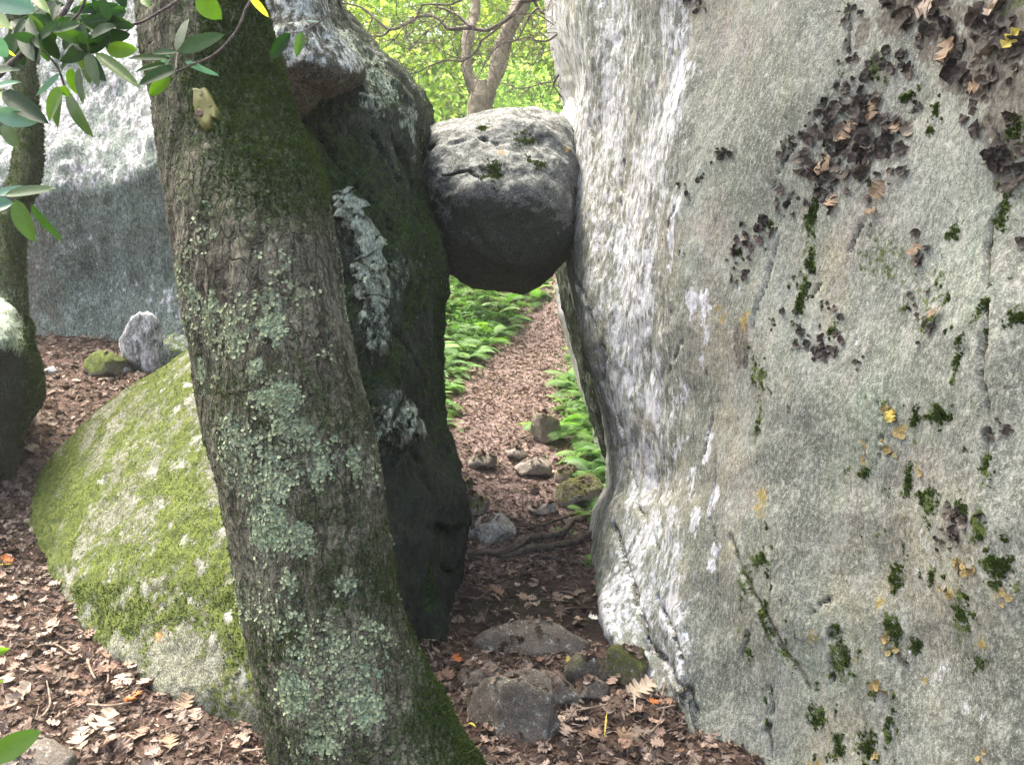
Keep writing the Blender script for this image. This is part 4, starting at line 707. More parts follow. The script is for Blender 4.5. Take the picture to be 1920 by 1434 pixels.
# tangled bare boughs
tb = empty('bare_bough', at(1060, 10, 6.6)); tag(tb, 'tangle of bare crooked boughs reaching over the gap from the cliff', 'branch')
MAIN = [([(1110, -30), (1040, -12), (1002, 0), (977, 3), (967, 20), (955, 32), (937, 47), (915, 56), (900, 57), (885, 51), (872, 42), (860, 31), (845, 21), (832, 16), (817, 17)], 5.5, 2),
        ([(900, 57), (885, 52), (860, 54), (842, 54), (832, 45), (820, 35), (805, 32), (780, 32), (760, 45), (732, 56), (707, 40), (697, 32), (680, 17), (657, 9), (632, 5)], 4, 1.6),
        ([(732, 56), (720, 66), (702, 67), (685, 64), (660, 62), (640, 50)], 2, 1), ([(1010, -20), (930, -18), (865, 0), (845, 9), (820, 10), (795, 11), (785, 22), (775, 40), (760, 47), (740, 75), (715, 95)], 2.6, 1),
        ([(1002, 0), (1010, 20), (1025, 30), (1045, 37), (1075, 45)], 3, 2), ([(1010, 15), (995, 30), (980, 60), (967, 75), (945, 82), (925, 95), (905, 125), (890, 150)], 2, .8),
        ([(937, 47), (932, 52), (902, 77), (895, 95), (880, 107), (860, 110), (835, 99), (817, 82), (800, 72)], 2.4, .8), ([(880, 107), (865, 114), (837, 115), (807, 125), (782, 136), (760, 142), (745, 152), (725, 170)], 2, .8),
        ([(1080, 50), (1050, 62), (1030, 75), (1010, 77), (990, 72), (965, 77), (940, 80), (920, 100)], 2.2, 1), ([(1075, 85), (1060, 110), (1050, 140), (1040, 160), (1045, 172), (1062, 192), (1066, 210)], 2.2, 1),
        ([(1072, 120), (1040, 150), (1020, 157), (995, 165), (970, 165), (947, 157), (930, 150)], 1.6, .7), ([(967, 20), (962, 27), (995, 26), (1010, 27), (1040, 50)], 1.6, 1), ([(1065, 60), (1045, 90), (1020, 100), (1000, 120), (985, 150)], 1.4, .6), ([(845, 21), (825, 45), (800, 60), (770, 90), (745, 110)], 1.5, .6), ([(700, 35), (690, 60), (700, 80)], 1.3, .6), ([(640, -20), (618, 20), (600, 42)], 2.4, 1.2), ([(655, -20), (640, 5), (612, 38)], 2.6, 1.5)]
tw = []; tb_l = np.array(tb.location)
def wander(p, d, L, n, jit, droop=0):
    pts = [p]; d = d / np.linalg.norm(d)
    for i in range(n): d = d + jit * rng.normal(size=3) * np.array([1, 1, 1]) + np.array([0, 0, droop]); d /= np.linalg.norm(d); pts.append(pts[-1] + d * L / n)
    return np.array(pts)
for mi, (pts, w0, w1) in enumerate(MAIN):
    dd = 6.6 + .5 * math.sin(mi * 2.1) + np.linspace(0, .3, len(pts)); P = at([p[0] for p in pts], [p[1] for p in pts], dd); P = P + rng.normal(size=P.shape) * .004; u = dd.mean() / FOC
    j = tube(P - tb_l, np.linspace(w0, w1, len(P)) * u * 1.0, 7, 4, .25, mi); link('bough', tri_mesh('bough', j), M['twig'], tb)
    for i in range(1, len(P) - 1):
        for r_ in range(3 if w0 < 3 else 2):
            d = (P[i + 1] - P[i - 1]); d /= np.linalg.norm(d); d = d + rng.normal(size=3) * np.array([.9, .5, .9]); Wp = wander(P[i], d, rng.uniform(.15, .5), 6, .35, -.03)
            tw.append(tube(Wp - tb_l, np.linspace(.8, .3, 7) * u, 4, 2))
            for s in range(2): k_ = rng.integers(1, 5); Wq = wander(Wp[k_], rng.normal(size=3), rng.uniform(.08, .22), 4, .35); tw.append(tube(Wq - tb_l, np.linspace(.5, .25, 5) * u, 3, 1))
tag(link('twigs', tri_mesh('twigs', join(tw)), M['twig'], tb), kind='stuff')

# rock behind the cliff edge, and one below the chockstone
g = Grid(ring_rows([(185, 1070, 1110, 6.0, 6.4), (200, 1062, 1150, 5.9, 6.6), (240, 1046, 1180, 5.8, 6.8), (300, 1050, 1190, 5.8, 6.8), (400, 1062, 1200, 5.8, 6.8), (520, 1078, 1200, 5.8, 6.8)], 10, .8), [8] * 5, [8] * 10); g.disp(.03 * fbm(g.flat(), 4, 3, ridge=True, sc=(1, 1, .4)))
tag(link('pale_boulder', g.mesh('pale_boulder', cols=masks(g, 0 * g.flat()[:, 0], 0 * g.flat()[:, 0] + .4)), M['far_rock']), 'pale bluish rock beside the top of the chockstone, behind the cliff edge', 'boulder')
g = Grid(ring_rows([(380, 1060, 1170, 5.1, 6.0), (440, 1050, 1200, 5.0, 6.2), (500, 1046, 1220, 5.0, 6.3), (560, 1058, 1230, 5.0, 6.3), (640, 1078, 1240, 5.0, 6.3), (700, 1092, 1250, 5.0, 6.3), (780, 1112, 1260, 5.0, 6.3), (860, 1140, 1260, 5.0, 6.3), (960, 1180, 1270, 5.1, 6.3), (1060, 1200, 1270, 5.1, 6.3)], 12, .75), [10] * 9, [10] * 12); V = g.flat(); g.disp(.035 * fbm(V, 4, 4, ridge=True, off=4, sc=(1, 1, .6)) + .012 * fbm(V, 14, 3)); V = g.flat()
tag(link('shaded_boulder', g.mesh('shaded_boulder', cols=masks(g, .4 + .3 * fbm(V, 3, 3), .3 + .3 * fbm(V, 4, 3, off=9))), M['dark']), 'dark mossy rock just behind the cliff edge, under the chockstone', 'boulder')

# ------------------------------------------------------------------ small stones
STONE_TOPS = []
def stone(px, py, wp, hp, mat, label, seed, moss=0.0, name='stone', flat=1.0, sink=.25, dscale=1.0, at_=None, lichen=.2, group=None, res=22):
    """a cut, weathered stone whose foot is seen at px,py; wp x hp photo pixels"""
    b = hit(px, py) if at_ is None else np.array(at_); d = (b - CAM) @ FW; m = d / FOC; r_ = np.random.default_rng(seed)
    u = np.linspace(0.02, math.pi - .02, res); v = np.arange(res * 2) / (res * 2) * 2 * math.pi
    D = np.stack([np.sin(u)[:, None] * np.cos(v), np.sin(u)[:, None] * np.sin(v), np.cos(u)[:, None] * np.ones_like(v)], -1)
    rad = np.full(D.shape[:2], 1.0)
    for k in range(11): nn = r_.normal(size=3); nn /= np.linalg.norm(nn); dn = D @ nn; rad = np.minimum(rad, np.where(dn > .15, r_.uniform(.55, .88) / np.maximum(dn, .15), 9))
    sxx, szz = wp * m / 2 / .86, hp * m / (1.6 - sink) / .86; sy_ = sxx * .8 * dscale
    P = D * rad[..., None] * np.array([sxx, sy_, szz * .95]); f = P.reshape(-1, 3)
    P = P * (1 + .16 * fbm(f, 2.2 / sxx, 5, .6, off=seed * 3.1)).reshape(P.shape[0], -1, 1); P[..., 2] += szz * (.8 - sink) * .6
    gg = Grid.__new__(Grid); gg.P = P; gg.R, gg.K = P.shape[:2]; gg.fix(); N = gg.normals().reshape(-1, 3); f = gg.flat()
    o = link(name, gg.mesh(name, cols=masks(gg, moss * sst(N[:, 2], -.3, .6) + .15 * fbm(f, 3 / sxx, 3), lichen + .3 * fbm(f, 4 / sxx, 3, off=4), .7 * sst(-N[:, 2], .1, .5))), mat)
    o.location = b; tag(o, label, 'stone', group)
    if name == 'stone' and d < 6.5 and mat is not M['back']:
        w_ = np.maximum(N[:, 2] - .35, 0); kk = rng.choice(len(w_), 14, p=w_ / w_.sum()); STONE_TOPS.append((f[kk] + b, N[kk]))
    return o
ST = M['stone']; SD = M['stone_dark']
stone(1022, 826, 50, 56, ST, 'upright mossy stone at the right of the path with a fern over it', 1, .55, dscale=.8)
stone(1092, 942, 92, 52, ST, 'broad flat mossy stone on the path edge under green fern sprigs', 2, .62)
stone(1062, 905, 40, 30, ST, 'small yellow-mossed stone tucked behind the broad mossy stone', 3, .6)
stone(922, 1010, 82, 48, ST, 'pale pointed stone left on the path beside the dark boulder', 4, .25, lichen=.5)
stone(884, 1008, 28, 20, ST, 'small pale stone between the pointed stone and dark boulder', 5, .2, lichen=.5)
stone(905, 876, 52, 30, ST, 'low squarish stone with a mossy corner in the path', 6, .35)
stone(995, 890, 70, 32, ST, 'grey sloping stone half buried in mid path', 7, .1)
stone(968, 862, 40, 22, ST, 'flat tan stone just behind the grey sloping stone', 8, .15)
stone(1010, 962, 40, 16, ST, 'low tan stone between the path stones and the roots', 9, .1)
stone(1034, 962, 18, 18, ST, 'small pale upright stone chip near the roots', 10, 0, lichen=.6)
stone(888, 962, 60, 42, ST, 'mossy stone beside the dark boulder, behind the pointed stone', 11, .6)
stone(1003, 925, 16, 10, ST, 'tiny stone in the leaf litter of the path', 12, 0)
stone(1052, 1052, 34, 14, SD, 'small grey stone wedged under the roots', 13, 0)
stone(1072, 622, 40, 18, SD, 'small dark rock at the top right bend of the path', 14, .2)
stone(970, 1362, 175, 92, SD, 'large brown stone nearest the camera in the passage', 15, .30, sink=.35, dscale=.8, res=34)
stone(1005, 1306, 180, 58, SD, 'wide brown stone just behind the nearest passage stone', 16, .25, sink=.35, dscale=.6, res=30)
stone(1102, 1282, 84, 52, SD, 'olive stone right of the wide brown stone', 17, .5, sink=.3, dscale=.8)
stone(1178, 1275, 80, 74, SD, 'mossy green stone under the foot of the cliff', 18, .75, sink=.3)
stone(895, 1282, 90, 36, SD, 'dark wet stone left of the wide brown stone', 19, .1)
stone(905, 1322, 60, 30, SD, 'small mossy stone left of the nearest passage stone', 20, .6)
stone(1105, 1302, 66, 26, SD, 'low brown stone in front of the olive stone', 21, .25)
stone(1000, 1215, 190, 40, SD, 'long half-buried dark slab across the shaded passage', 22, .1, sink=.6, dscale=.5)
stone(276, 692, 84, 96, M['back'], 'pale rounded stone at the foot of the white rock face', 23, .1, lichen=.6, dscale=.9, name='stone')
stone(335, 690, 86, 78, M['back'], 'darker mossy stone beside the pale rounded stone', 24, .5, lichen=.2, name='stone')
stone(232, 700, 30, 14, M['back'], 'little pale stone on the moss patch by the rounded stone', 25, 0, lichen=.8)
stone(208, 700, 80, 40, M['mossy'], 'low moss-covered hump left of the pale rounded stone', 26, 1.0)
stone(96, 700, 30, 12, M['back'], 'small flat stone in leaves near the far left rock', 27, .1, lichen=.6)
stone(30, 1470, 190, 80, SD, 'brown rounded stone under the green leaf at the bottom left corner', 28, .1)
stone(880, 925, 16, 22, ST, 'little yellow-mossed stone against the dark boulder edge', 29, .8)

# ------------------------------------------------------------------ roots
def ground_line(pts, lift):
    L = []
    for (px, py) in pts: p = hit(px, py); L.append(p + np.array([0, 0, lift]))
    return np.array(L)
for pts, w_, lab in [([(880, 1046), (908, 1042), (934, 1044), (955, 1038), (980, 1025), (996, 1017), (1021, 1014), (1049, 1010), (1061, 1000), (1070, 987), (1086, 981), (1112, 972), (1150, 960)], 6.0, 'longest thick root crossing the path and bending up to the cliff'),
                     ([(940, 1056), (960, 1047), (975, 1042), (996, 1037), (1028, 1035), (1055, 1027), (1080, 1023), (1097, 1014), (1112, 1008), (1150, 1000)], 5.5, 'thick root just below the longest root'),
                     ([(988, 1056), (1007, 1048), (1024, 1049), (1049, 1054), (1070, 1056), (1090, 1062)], 2.8, 'thin root lowest of the roots on the path'),
                     ([(1000, 997), (1038, 981), (1059, 975), (1080, 968), (1112, 957), (1150, 945)], 3.2, 'thin root farthest up the path under fern sprigs')]:
    L = ground_line(pts, w_ * .7 * .003 + .008); r_ = np.full(len(L), w_ * .003); r_[0] *= .3; r_[1] *= .7; r_[-1] *= .8; o0 = L[0].copy()
    tag(link('tree_root', tri_mesh('tree_root', tube(L - o0, r_, 10, 6, .3)), M['root']), lab, 'root', 'roots across the path').location = o0

# ------------------------------------------------------------------ leaf litter
def oak(seed, lobes=4, curl=.35):
    r_ = np.random.default_rng(seed); xs = [0]; half = [(0.0, .02)]
    for i in range(lobes):
        a = (i + .5) / (lobes + .3); b = (i + 1) / (lobes + .3); wv = .16 + .26 * math.sin(math.pi * (.15 + .75 * a)); wj = wv * r_.uniform(.8, 1.2); half += [(a - .02, wj * .9), (a + .07, wj), (b, wv * .42)]
    half.append((1.0, .0)); n = len(half); V = []; c1 = curl * r_.uniform(-.3, .7); c2 = r_.uniform(-.6, .9) * curl
    for (x, y) in half: V.append((x, 0, c2 * (x - .5) ** 2))
    for s in (1, -1):
        for (x, y) in half: V.append((x + .04, s * y, c1 * abs(y) * 1.6 + c2 * (x - .5) ** 2 + .05 * r_.normal()))
    F = []
    for i in range(n - 1): F += [(i, i + 1, n + i + 1), (i, n + i + 1, n + i), (i, 2 * n + i + 1, i + 1), (i, 2 * n + i, 2 * n + i + 1)]
    return np.array(V, float) - np.array([.5, 0, 0]), F
OAKS = [oak(s, 3 + s % 3, .5) for s in range(8)]
SHARD = [(np.array([(-.5, -.12, 0), (.1, -.3, .08), (.5, .05, 0), (0, .25, .12)]) * np.array([1, a, 1]), [(0, 1, 2), (0, 2, 3)]) for a in (1, .5, .8, .16, .22)]
def gnorm(P): 
    e = .03; zx = H(P[:, 0] + e, P[:, 1]) - H(P[:, 0] - e, P[:, 1]); zy = H(P[:, 0], P[:, 1] + e) - H(P[:, 0], P[:, 1] - e)
    N = np.stack([-zx / (2 * e), -zy / (2 * e), np.ones(len(P))], 1); return N / np.linalg.norm(N, axis=1)[:, None]
def inview(P, m=120): x, y, d = proj(P); return (x > -m) & (x < 1920 + m) & (y > -m) & (y < 1434 + m) & (d > 0)
def damp_shade_k(P): return (np.hypot((P[:, 0] - .18) / .55, (P[:, 1] - 3.52) / .34) > .95) | (rng.random(len(P)) < .22)
def gpts(n, x0, x1, y0, y1, keep=None):
    P = np.stack([rng.uniform(x0, x1, n), rng.uniform(y0, y1, n), np.zeros(n)], 1); P[:, 2] = H(P[:, 0], P[:, 1]); m = inview(P) & damp_shade_k(P)
    if keep is not None: m &= keep(P)
    return P[m]
pts_near = gpts(9000, -2.6, 1.2, 2.2, 4.6, lambda P: rng.random(len(P)) < (.9 - .75 * sst(P[:, 1], 3.6, 4.3) * (np.abs(P[:, 0]) < .7)))
pts_left = gpts(9000, -4.6, -.8, 3.6, 8.0)
pts_path = gpts(9000, -.9, 2.0, 3.6, 11, lambda P: pathd(P[:, 0], P[:, 1]) < .5 + .25 * rng.random(len(P)))
parts = []
for PP, sz, share, lift in ((pts_near, .042, .5, .014), (pts_left, .05, .5, .016), (pts_path, .032, 1, .006)):
    Nn = gnorm(PP)
    for s, (T, F) in enumerate(OAKS):
        m = slice(s, None, 8); n_ = len(PP[m]); tn = np.clip(rng.beta(1.4, 2.0, n_) + (0.32 if sz < .04 else 0), 0, .93); parts.append(scatter(PP[m] + rng.random((n_, 1)) * np.array([0, 0, lift]) + np.array([0, 0, .003]), Nn[m], T, F, sz, tn, .45, sizes=sz * (.35 + 1.1 * rng.random(n_) ** 1.5)))
for (SP, SN) in STONE_TOPS:
    for s in range(3): T, F = OAKS[(s * 3) % 8]; parts.append(scatter(SP[s::3] + np.array([0, 0, .006]), SN[s::3], T, F, .035, np.clip(rng.beta(1.4, 2, len(SP[s::3])), 0, .93), .3))
PS = np.vstack([gpts(26000, -2.6, 1.3, 2.2, 4.6), gpts(14000, -4.4, -.8, 3.6, 7.5), gpts(26000, -.9, 1.6, 3.4, 10, lambda P: pathd(P[:, 0], P[:, 1]) < .7)])
for s, (T, F) in enumerate(SHARD):
    m = slice(s, None, 5); n_ = len(PS[m]); parts.append(scatter(PS[m] + rng.random((n_, 1)) * np.array([0, 0, .012]), gnorm(PS[m]), T, F, .026 if s < 3 else .055, np.clip(rng.beta(1.5, 2.0, n_), 0, .93), .45))
tag(link('leaf_litter', tri_mesh('leaf_litter', join(parts), False), M['litter']), 'carpet of dead brown leaves over the forest floor', 'leaf litter', None, 'stuff')
# loose twigs joined
tw = []
for i in range(420):
    PP = gpts(4, -2.4, 1.1, 2.4, 4.6) if i % 3 else gpts(4, -3.6, -1, 4, 7)
    if len(PP) == 0: continue
    p = PP[0] + np.array([0, 0, .012]); d = rng.normal(size=3) * np.array([1, 1, .12]); L = wander(p, d, rng.uniform(.04, .13), 3, .12); L[:, 2] = np.maximum(L[:, 2], H(L[:, 0], L[:, 1]) + .004); tw.append(tube(L, np.array([.0022, .002, .0018, .001]) * rng.uniform(.6, 1.3), 5, 2))
tag(link('fallen_twigs', tri_mesh('fallen_twigs', join(tw)), M['deadwood']), 'small dead twigs scattered through the leaf litter', 'twigs', None, 'stuff')
# individual leaves
LM = []
for s in range(10):
    T, F = oak(100 + s, 3 + s % 3, .55); m = mesh_np('dead_leaf', T, None, np.array(F), False); LM.append(m)
def leaf_obj(p, n, size, mat, label, group=None, name='dead_leaf', mesh=None, spin=None, tilt=.3, cat='leaf'):
    me = mesh or rnd.choice(LM); key = (me.name, mat.name)
    if key not in LCACHE: c = me.copy(); c.materials.clear(); c.materials.append(mat); LCACHE[key] = c
    o = link(name, LCACHE[key], None); nn = np.array(n) + tilt * np.array([rnd.gauss(0, 1), rnd.gauss(0, 1), rnd.gauss(0, .4)])
    o.matrix_world = Matrix.Translation(p) @ orient(nn, rnd.random() * 6.3 if spin is None else spin).to_4x4() @ Matrix.Diagonal((size, size, size, 1)); tag(o, label, cat, group); return o
LCACHE = {}
def pix_leaf(px, py, spx, mat, label, tilt=.25, spin=None): p = hit(px, py); d = (p - CAM) @ FW; return leaf_obj(p + np.array([0, 0, .018]), (0, -.25, 1), spx * d / FOC, mat, label, None, tilt=tilt, spin=spin)
for (px, py, s, mt, lab) in [(195, 1370, 62, 'l_pale', 'palest oak leaf lying below the mossy boulder'), (345, 1335, 50, 'l_tan', 'upright tan leaf against the lower edge of the mossy boulder'), (250, 1320, 34, 'l_orange', 'small orange-brown leaf below the mossy boulder'), (8, 1072, 22, 'l_yellow', 'small yellow leaf at the left edge beside the mossy boulder'), (14, 1055, 22, 'l_orange', 'orange leaf just above the small yellow leaf'),
                             (318, 1398, 44, 'l_tan', 'orange-tan leaf near the foot of the leaning trunk'), (858, 1247, 24, 'l_orange', 'red-orange leaf at the foot of the dark boulder'), (1112, 1168, 18, 'l_white', 'white leaf upright on the dark passage floor'), (1030, 1188, 20, 'l_pale', 'round pale leaf on the dark passage floor'), (1066, 1246, 14, 'l_yellow', 'tiny yellow leaf on the olive stone'),
                             (1228, 1325, 24, 'l_orange', 'orange leaf fragment near the cliff foot'), (1200, 1305, 60, 'l_pale', 'large pale tan leaf under the cliff foot'), (1175, 1390, 44, 'l_tan', 'tan oak leaf nearest the cliff foot in the passage'), (150, 1395, 52, 'l_pale', 'pale broad leaf left of the palest oak leaf'), (40, 1310, 50, 'l_pale', 'pale oak leaf at the left edge of the leaf carpet'), (230, 1290, 46, 'l_pale', 'pale spiky leaf close to the mossy boulder edge'), (62, 846, 26, 'l_pale', 'pale oak leaf on the reddish ground behind the mossy boulder'), (70, 820, 24, 'l_pale', 'pale leaf behind the ridge of the mossy boulder')]:
    pix_leaf(px, py, s, M[mt], lab)
def strip_leaf(px0, py0, px1, py1, wd, mat, label):
    a = hit(px0, py0) + np.array([0, 0, .02]); b = hit(px1, py1) + np.array([0, 0, .05]); L = np.linalg.norm(b - a); X = (b - a) / L; Yv = np.cross((0, 0, 1), X); n = 9; V = []
    for i in range(n): t_ = i / (n - 1); w_ = wd * math.sin(math.pi * min(max(t_, .04), .96)) ** .7 / 2; c = a + X * L * t_ + np.array([0, 0, .01 * math.sin(3 * t_)]); V += [c - Yv * w_, c + np.array([0, 0, -.003]), c + Yv * w_]
    F = [];
    for i in range(n - 1):
        for k_ in (0, 1): q0 = i * 3 + k_; F += [(q0, q0 + 1, q0 + 4), (q0, q0 + 4, q0 + 3)]
    o = link('narrow_leaf', mesh_np('narrow_leaf', np.array(V) - a, None, np.array(F), True), mat); o.location = a; tag(o, label, 'leaf')
strip_leaf(872, 1372, 892, 1392, .012, M['l_yellow'], 'bright yellow narrow leaf beside the base of the leaning trunk')
strip_leaf(1133, 1396, 1137, 1366, .006, M['l_yellow'], 'upright yellow-orange blade in the passage litter')
strip_leaf(1190, 1350, 1188, 1325, .008, M['l_pale'], 'pale curled strip standing in litter near the cliff foot')
grp = 'dead brown leaves in the litter'
P = gpts(900, -2.2, 1.0, 2.5, 3.9)[:262]; P = P[np.argsort(P[:, 1])]; Nn = gnorm(P)
for p, n in zip(P, Nn):
    sz_ = rnd.uniform(.03, .07); sw = 'small' if sz_ < .05 else 'large'; pl = 'left of the leaning trunk' if p[0] < -.45 else 'between leaning trunk and cliff'
    leaf_obj(p + np.array([0, 0, .016 + .012 * rnd.random()]), n, sz_, M['litter_one'], f'{sw} dead brown oak leaf loose on the carpet {pl}', f'{sw} dead leaves {pl}')
for (pts, lab) in [([(165, 1250), (172, 1270), (180, 1292)], 'short grey stick near the mossy boulder, left of its twin'), ([(203, 1252), (204, 1280), (203, 1305)], 'short grey stick near the mossy boulder, right of its twin'), ([(70, 1222), (105, 1218), (135, 1240), (150, 1245)], 'pale curved stick in the litter at left'), ([(165, 1335), (205, 1335), (250, 1338)], 'dark thin stick under the mossy boulder'), ([(1050, 1350), (1090, 1342), (1140, 1345)], 'pale bent twig right of the nearest passage stone'), ([(1125, 1330), (1140, 1350), (1152, 1358)], 'fine crossing twig in the passage litter'),
                   ([(1215, 1390), (1235, 1370), (1245, 1352)], 'dark slanting twig near the cliff foot'), ([(1230, 1342), (1265, 1345)], 'straight pale twig by the cliff foot'), ([(1040, 1375), (1062, 1362), (1080, 1352)], 'brown twig slanting beside the nearest passage stone'), ([(455, 1423), (500, 1430)], 'pale twig at the foot of the leaning trunk'), ([(1095, 1330), (1060, 1312), (1030, 1305)], 'long brown twig leading off the nearest passage stone'), ([(1240, 1322), (1246, 1302)], 'short twig poking up by the cliff'), ([(80, 1360), (95, 1330), (90, 1300)], 'forked brown stick left of the palest oak leaf')]:
    L = ground_line(pts, .022); L[-1, 2] += .02; o0 = L[0].copy(); tag(link('stick', tri_mesh('stick', tube(L - o0, [.0045, .004, .0025], 7, 4, .25)), M['deadwood']), lab, 'stick').location = o0
# leaves caught on the cliff
CL = [(1655, 358, 34, 'l_tan', 'folded tan leaf caught on a dark ledge of the cliff'), (1637, 397, 18, 'l_tan', 'small tan leaf hanging just below the folded leaf'), (1760, 590, 28, 'l_tan', 'curled orange-tan leaf lodged in a mossy pocket'), (1783, 98, 46, 'l_tan', 'large tan leaf high on the dark upper cliff'), (1740, 14, 40, 'l_pale', 'pale leaf tip hanging from the top of the cliff'), (1905, 75, 34, 'l_yellow', 'yellow-tan leaf at the upper right cliff edge'),
      (1875, 5, 50, 'l_pale', 'wide pale leaf at the very top of the cliff'), (1685, 240, 24, 'l_tan', 'dry leaf beside the rock tripe cluster'), (1635, 205, 34, 'l_tan', 'folded brown leaf in the rock tripe cluster'), (1550, 308, 32, 'l_tan', 'brown leaf left below the rock tripe cluster'), (1590, 245, 36, 'l_tan', 'large folded leaf in the middle of the rock tripe cluster'), (1675, 778, 22, 'l_yellow', 'yellow curled leaf on the middle of the cliff'), (1720, 470, 24, 'l_tan', 'reddish dry leaf on the mid cliff'), (1565, 378, 30, 'l_tan', 'narrow dry leaf under the dark lichen trail'), (1840, 160, 30, 'l_tan', 'dull leaf in the brown patch of the cliff')]
for (px, py, s, mt, lab) in CL:
    k = cliffg.pick(px, py, 10); p = cliffg.flat()[k]; n = cliffg.normals().reshape(-1, 3)[k]; d = (p - CAM) @ FW
    leaf_obj(p + n * .012, n + np.array([0, 0, .4]), s * 1.2 * d / FOC, M[mt], lab, tilt=.35)

# ------------------------------------------------------------------ ferns
def frond(seed, L=.42, pairs=15, detail=3):
    r_ = np.random.default_rng(seed); V = []; F = []
    def pos(t): return np.array([L * (t * .92), 0.02 * math.sin(5 * t + seed), L * (.75 * t - .72 * t * t)])
    for i in range(9):
        t_ = i / 8; p = pos(t_); V += [p + (0, -.0025 * (1 - t_ * .8), 0), p + (0, .0025 * (1 - t_ * .8), 0)]
    for i in range(8): a = 2 * i; F += [(a, a + 2, a + 3), (a, a + 3, a + 1)]
    for i in range(pairs):
        t_ = .18 + .82 * i / pairs; p = pos(t_); ln = L * .30 * math.sin(math.pi * (.22 + .78 * (1 - t_)) ) ** .8 * r_.uniform(.85, 1.1); w_ = L * .035
        for s in (1, -1):
            dr = np.array([.35, s, -.12]); dr /= np.linalg.norm(dr); sd = np.array([1.0, -s * .35, 0]); b0 = len(V)
            for k in range(detail + 1):
                u = k / detail; c = p + dr * ln * u + np.array([0, 0, -.15 * ln * u * u]); ww = w_ * (1 - u) ** .8 * (1.0 if k % 2 == 0 else .65); V += [c - sd * ww, c + sd * ww]
            for k in range(detail): a = b0 + 2 * k; F += [(a, a + 2, a + 3), (a, a + 3, a + 1)]
    return np.array(V), np.array(F)
FR = []
for s in range(5):
    v, f = frond(s); m = mesh_np('frond', v, None, f, False); m.materials.append(M['fern']); FR.append((m, v, f))
def fern_spots(n, cond):
    out = []; tries = 0
    while len(out) < n and tries < n * 60:
        tries += 1; y = rnd.uniform(4.6, 10.8); x = rnd.uniform(-2.2, 2.6); d = float(pathd(np.array([x]), np.array([y]))[0])
        if not cond(x, y, d): continue
        p = np.array([x, y, float(H([x], [y])[0])]); sx_, sy_, _ = proj(p[None]); 
        if not (800 < sx_[0] < 1170 and 450 < sy_[0] < 1010): continue
        if any((p[0] - q[0]) ** 2 + (p[1] - q[1]) ** 2 < .018 for q in out): continue
        out.append(p)
    return out
spots = fern_spots(120, lambda x, y, d: (.40 if x > .2 else .50) < d < 1.6 and y < 9.3)
spots = sorted(spots, key=lambda p: p[1])
def side(p): return 'left' if p[0] < np.interp(p[1], PATH[:, 1], PATH[:, 0]) else 'right'
for i, p in enumerate(spots):
    e = empty('fern', p); s_ = side(p); near = p[1] < 7
    tag(e, f"green fern on the {s_} bank of the path, {'near its lower end' if near else 'further up the slope'}", 'fern', f"ferns on the {s_} bank, {'lower' if near else 'upper'} part")
    nf = rnd.randint(6, 8); sc = rnd.uniform(.38, .68) * (.75 if near else 1); off = rnd.random() * 6.3
    for k in range(nf):
        o = link('frond', rnd.choice(FR)[0], None, e); a = off + k * 6.283 / nf + rnd.uniform(-.3, .3); o.rotation_euler = (rnd.uniform(-.2, .2), rnd.uniform(-.35, .15), a); s2 = sc * rnd.uniform(.75, 1.15); o.scale = (s2, s2, s2)
# single fern sprigs close to the cliff foot and boulder
for (px, py, s, lab) in [(1095, 965, .34, 'bright fern sprig beside the cliff foot above the roots'), (1060, 1000, .2, 'tiny fern sprig among the roots'), (886, 945, .3, 'small bright fern tuft beside the dark boulder edge'), (1108, 1058, .22, 'small green sprig at the cliff foot right of the roots'), (1118, 975, .36, 'fern sprig touching the cliff above the thick root'), (1030, 815, .8, 'fern arching over the upright mossy stone'), (1105, 895, .7, 'fern hanging over the broad mossy stone')]:
    e = empty('fern', hit(px, py)); tag(e, lab, 'fern')
    for k in range(6):
        o = link('frond', rnd.choice(FR)[0], None, e); o.rotation_euler = (rnd.uniform(-.2, .2), rnd.uniform(-.4, .1), k * 1.05 + rnd.random()); o.scale = (s * .75, s * .75, s * .75)
# carpet of ferns and herbs farther up and between
n = 40000; Pq = np.stack([rng.uniform(-9, 10, n), rng.uniform(4.7, 27, n) , np.zeros(n)], 1); pdist = pathd(Pq[:, 0], Pq[:, 1]); lim = np.where(Pq[:, 0] > .2, .36, .44)
keep = (pdist > lim + .1 * rng.random(n)) & ~((Pq[:, 1] < 7.6) & (Pq[:, 0] < -1.0)) & ~((Pq[:, 1] < 6.4) & (Pq[:, 0] > .95)); Pq = Pq[keep]; Pq[:, 2] = H(Pq[:, 0], Pq[:, 1])
near = sst(pathd(Pq[:, 0], Pq[:, 1]) + .1 * fbm(Pq, 2, 2), .3, 1.2)
Qs = []
for k in range(5): Qs.append(Pq + rng.normal(size=Pq.shape) * np.array([.10, .10, .0]) + np.array([0, 0, 1]) * (rng.random((len(Pq), 1)) * (.06 + .34 * near[:, None])))
Q = np.vstack(Qs); j1 = scatter(Q, np.tile([0, -.15, 1.0], (len(Q), 1)), LF - np.array([.5, 0, 0]), LF_F, 1, np.clip(.45 + .6 * fbm(Q, .9, 3, off=3) + .4 * (rng.random(len(Q)) - .5), 0, 1), .55, sizes=(.022 + .055 * rng.random(len(Q))) * (.6 + .6 * np.tile(near, 5)))
sel = (Pq[:, 1] > 5) & (Pq[:, 1] < 15) & (np.abs(Pq[:, 0]) < 4); Pf = Pq[sel][:2400]; parts = [j1]
for s in range(5):
    m = Pf[s::5]; N = np.tile([0, 0, 1.0], (len(m), 1))
    for k in range(4): parts.append(scatter(m, N, FR[s][1], FR[s][2], 1, rng.random(len(m)), .25, sizes=.28 + .42 * rng.random(len(m))))
